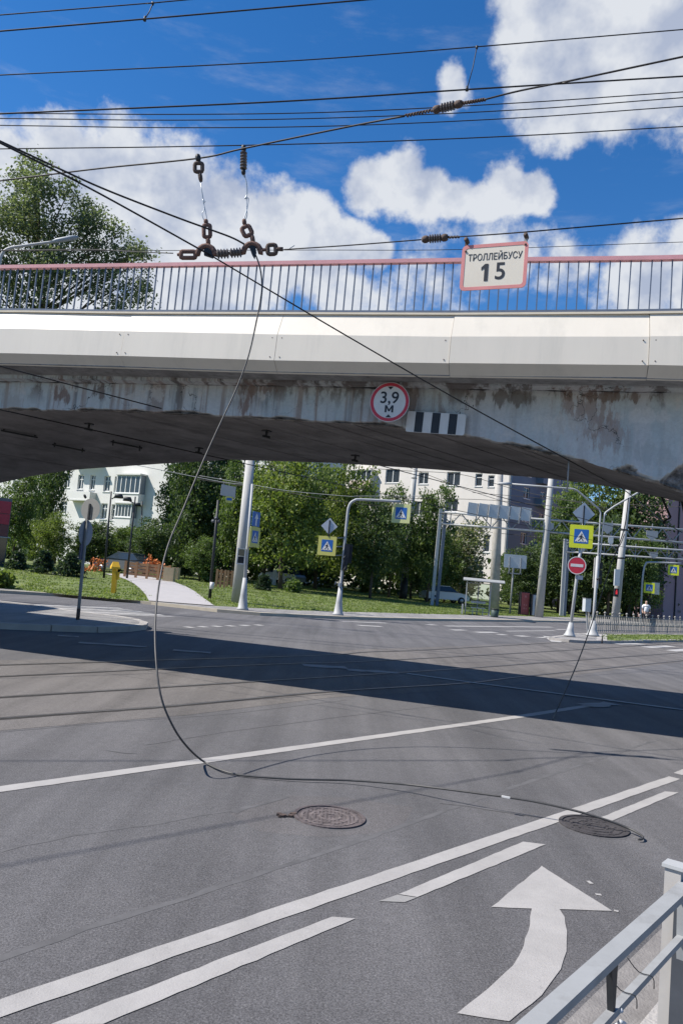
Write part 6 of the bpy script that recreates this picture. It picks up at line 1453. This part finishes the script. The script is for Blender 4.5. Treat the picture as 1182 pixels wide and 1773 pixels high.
for a in ((28, 986, 30, 30, 'N', 'small dark spruce leftmost of the three on the left lawn', 1, 'spruce'), (74, 993, 36, 38, 'N', 'small dark spruce in the middle of the three on the left lawn', 2, 'spruce'), (120, 998, 48, 40, 'N', 'widest dark low spruce just left of the leaning sign pole', 3, 'spruce'),
          (2, 1018, 14, 22, 'B', 'low bush cut by the left picture edge at the far kerb', 4, 'bush'), (360, 1008, 26, 26, 'A', 'small bush left of the camera pole at the path edge', 5, 'bush'),
          (455, 1022, 24, 26, 'N', 'small young spruce on the lawn right of the thick pole', 6, 'spruce'), (510, 1026, 26, 20, 'A', 'low ragged bush on the lawn between the two signed poles', 7, 'bush'), (632, 1026, 16, 32, 'B', 'narrow yellowish young bush right of the gooseneck pole', 8, 'bush'),
          (320, 1000, 50, 42, 'C', 'dark rounded bush at the right of the orange planter', 9, 'bush'), (560, 1010, 50, 20, 'C', 'dark low bush under the trees left of the gooseneck pole', 10, 'bush'),
          (872, 1037, 36, 50, 'C', 'dark bush behind the bus shelter pole', 11, 'bush'), (1075, 1054, 60, 60, 'C', 'dark bush behind the fence at the concrete pole', 13, 'bush'), (1000, 1050, 60, 60, 'C', 'dark bush behind the no entry pole', 14, 'bush'), (800, 1034, 60, 60, 'A', 'bush behind the left side of the bus shelter', 15, 'bush'),
          (735, 1030, 50, 50, 'C', 'dark bush behind the gantry post foot', 16, 'bush'), (680, 1018, 60, 40, 'C', 'dark bush left of the wrapped pole foot', 17, 'bush'), (600, 1010, 60, 44, 'C', 'dark bush behind the gooseneck pole foot', 18, 'bush'), (440, 1000, 50, 44, 'C', 'dark bush behind the thick pole foot', 19, 'bush')): shrub(*a)
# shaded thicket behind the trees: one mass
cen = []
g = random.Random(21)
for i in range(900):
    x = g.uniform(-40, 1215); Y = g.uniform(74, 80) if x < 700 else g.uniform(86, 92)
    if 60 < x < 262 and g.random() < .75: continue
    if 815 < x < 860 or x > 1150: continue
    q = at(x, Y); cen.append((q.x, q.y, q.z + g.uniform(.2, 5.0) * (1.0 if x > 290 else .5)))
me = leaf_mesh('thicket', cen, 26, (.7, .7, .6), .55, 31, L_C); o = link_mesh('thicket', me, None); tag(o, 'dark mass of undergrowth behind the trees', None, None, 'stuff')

# ---- grass on the lawn and median
def grass(name, pts, n_blade, hgt, seed):
    g = np.random.default_rng(seed); C_ = np.array([tuple(p) for p in pts]); n = len(C_) * n_blade
    cen = np.repeat(C_, n_blade, 0) + g.normal(0, 1, (n, 3)) * np.array((.12, .12, 0)); a = g.uniform(0, 6.28, n); w = g.uniform(.02, .045, n); h = hgt * g.uniform(.4, 1.3, n)
    d = np.stack([np.cos(a), np.sin(a), np.zeros(n)], 1); ln = g.normal(0, .4, (n, 3)); ln[:, 2] = 1
    v = np.empty((n, 3, 3)); v[:, 0] = cen - d * w[:, None]; v[:, 1] = cen + d * w[:, None]; v[:, 2] = cen + ln * h[:, None]
    me = bpy.data.meshes.new(name); me.vertices.add(n * 3); me.vertices.foreach_set('co', v.reshape(-1)); me.loops.add(n * 3); me.loops.foreach_set('vertex_index', np.arange(n * 3, dtype=np.int32)); me.polygons.add(n); me.polygons.foreach_set('loop_start', np.arange(0, n * 3, 3, dtype=np.int32)); me.update(calc_edges=True); me.validate()
    o = link_mesh(name, me, L_G); tag(o, None, None, None, 'stuff'); return o
path_px = [(258, 1041), (216, 1003), (182, 994), (215, 994), (298, 1007), (371, 1049.5)]
def in_path(p):
    poly = PATH2; c = False; j = len(poly) - 1
    for i in range(len(poly)):
        if (poly[i].y > p.y) != (poly[j].y > p.y) and p.x < (poly[j].x - poly[i].x) * (p.y - poly[i].y) / (poly[j].y - poly[i].y) + poly[i].x: c = not c
        j = i
    return c
PATH2 = [PATHV[5 * i] for i in range(NP + 1)] + [PATHV[5 * i + 4] for i in range(NP, -1, -1)]
pts = []; rg = random.Random(33)
while len(pts) < 9000:
    q = QDIR * rg.uniform(-18, 62) + ODIR * 0; e0 = float(np.interp(q.dot(QDIR), eq, eo)); d = rg.random() ** 1.4 * 26 + .05; p = q + ODIR * (e0 + d); p.z = .115 + .027 * min(d, 27)
    if p.y < 5 or abs(p.x / p.y) > .5 or in_path(p): continue
    pts.append(p)
grass('grass', pts, 9, .065, 3)
# thin the median strip too
pts = []
ma_, mb2, mc_, md_ = G(1045, 1108.5, .11), G(1420, 1111, .11), G(1420, 1104, .11), G(1045, 1098.5, .11)
for i in range(1500):
    u, v = rg.random(), rg.random(); p = (ma_.lerp(mb2, u)).lerp(md_.lerp(mc_, u), v); pts.append(p)
o = grass('median_grass', pts[:800], 6, .06, 4)

# ================================================================== CARS, PLANTERS
def car(px, Y, ang, mt, label):
    p = at(px, Y); e = Vector((math.cos(ang), math.sin(ang), 0)); s = Vector((-e.y, e.x, 0)); t = thing('parked_car', p, label, 'car', 'parked cars')
    def cp(a, b, z): return Vector(p) + e * a + s * b + UPZ * z
    prof = [(-2.1, .32), (-2.12, .75), (-1.95, .92), (-1.0, 1.0), (1.0, 1.0), (1.85, .88), (2.1, .62), (2.1, .32)]
    b = MB(); n = len(prof); vs = []
    for sd_, k in ((-.82, 1), (-.86, 1), (.86, 1), (.82, 1)): vs += [cp(a * (1 if abs(sd_) > .83 else .985), sd_, z) for a, z in prof]
    fs = [(i + j * n, (i + 1) % n + j * n, (i + 1) % n + (j + 1) * n, i + (j + 1) * n) for j in range(3) for i in range(n)] + [tuple(range(n))[::-1], tuple(range(3 * n, 4 * n))]
    b.add(vs, fs).build('body', mt, t)
    cab = [(-1.75, 1.0), (-1.2, 1.44), (.25, 1.46), (1.05, 1.0)]
    MB().add([cp(a, -.74 + (z - 1) * .3, z) for a, z in cab] + [cp(a, .74 - (z - 1) * .3, z) for a, z in cab], [(0, 1, 2, 3), (7, 6, 5, 4), (0, 4, 5, 1), (2, 6, 7, 3)]).build('windows', M_GLASS, t)
    MB().add([cp(-1.22, -.62, 1.45), cp(.28, -.62, 1.47), cp(.28, .62, 1.47), cp(-1.22, .62, 1.45), cp(-1.22, -.62, 1.49), cp(.2, -.62, 1.51), cp(.2, .62, 1.51), cp(-1.22, .62, 1.49)], [(4, 5, 6, 7), (0, 1, 5, 4), (1, 2, 6, 5), (2, 3, 7, 6), (3, 0, 4, 7)]).build('roof', mt, t)
    for a in (-1.3, 1.3):
        for b_ in (-.80, .80):
            w = MB().tube([cp(a, b_ - .09, .31), cp(a, b_ + .09, .31)], .31, 16, True, False).build('wheel', M_TYRE, t); MB().tube([cp(a, b_ - .10, .31), cp(a, b_ + .10, .31)], .18, 10).build('rim', M_STEELG, w)
    for b_ in (-.6, .6): MB().box(cp(2.1, b_, .68), e * .02, s * .16, UPZ * .07).build('headlight', M_SIGNW, t)
car(487, 72, 2.6, M_CARS, 'silver blue car parked in shade behind a trunk right of the thick pole'); car(768, 70, .3, M_CARW, 'white car parked behind the bushes right of the gantry post')
o = MB().bar(at(474, 66), at(474, 66) + UPZ * 1.3, .35, .3).build('white_bollard', M_SIGNW); tag(o, 'white upright block beside the silver car', 'block')
def planter(x0, x1, Y, label, flowers, n, hh=1.0):
    a, b = at(x0, Y), at(x1, Y); t = thing('wooden_planter', a, label, 'planter'); d = (b - a); L = d.length; d.normalize(); s = Vector((-d.y, d.x, 0))
    for z in (.25, .47, .69, .9): MB().bar(a + UPZ * z * hh, b + UPZ * z * hh, .06, .17 * hh).build('plank', M_WOOD, t)
    for k in range(n): q = a + d * (L * k / (n - 1)) - s * .05; MB().bar(q, q + UPZ * 1.05 * hh, .12, .14, d).build('leg', M_WOOD, t)
    if flowers:
        gg = random.Random(int(x0)); cen = [tuple(a + d * L * gg.uniform(.35, .85) + s * gg.uniform(.1, .9) + UPZ * (.75 + .75 * gg.random() * gg.random())) for _ in range(22)]
        me = leaf_mesh('orange_flowers', cen, 12, (.12, .12, .1), .17, int(x0), M_ORANGE); o = link_mesh('orange_flowers', me, None); tag(o, 'bright orange flowers massed behind the wooden planter bench', None, None, 'stuff')
planter(216, 292, 50, 'long brown wooden planter bench with orange flowers beyond the white path', True, 5)
a = at(292, 50); o = MB().box(a + UPZ * .45, XAX * .33, Vector((0, .3, 0)), UPZ * .45).build('pale_block', mat('pale_wood', (.50, .38, .22), .7)); tag(o, 'pale wooden block at the right end of the long planter bench', 'block')
a = at(303, 52); o = MB().box(a + UPZ * .5, XAX * .24, Vector((0, .3, 0)), UPZ * .4).build('pale_block', MATS['pale_wood']); tag(o, 'smaller pale block standing just right of the other one by the bench', 'block')
planter(374, 388, 50, 'short brown wooden planter box left of the thick concrete pole', False, 3, 1.1); planter(393, 408, 52, 'second short wooden box partly hidden by the thick concrete pole', False, 3, 1.05)
gg = random.Random(2); cen = [tuple(at(gg.uniform(146, 180), 50) + UPZ * gg.uniform(.2, .9)) for _ in range(20)]
me = leaf_mesh('orange_flower_bed', cen, 10, (.12, .2, .08), .15, 6, M_ORANGE); o = link_mesh('orange_flower_bed', me, None); tag(o, 'low bed of orange flowers behind the leaning sign pole', None, None, 'stuff')
car(214, 55, 2.7, mat('grey_car', (.12, .13, .14), .35), 'dark grey car parked left of the planter bench behind the yellow post')
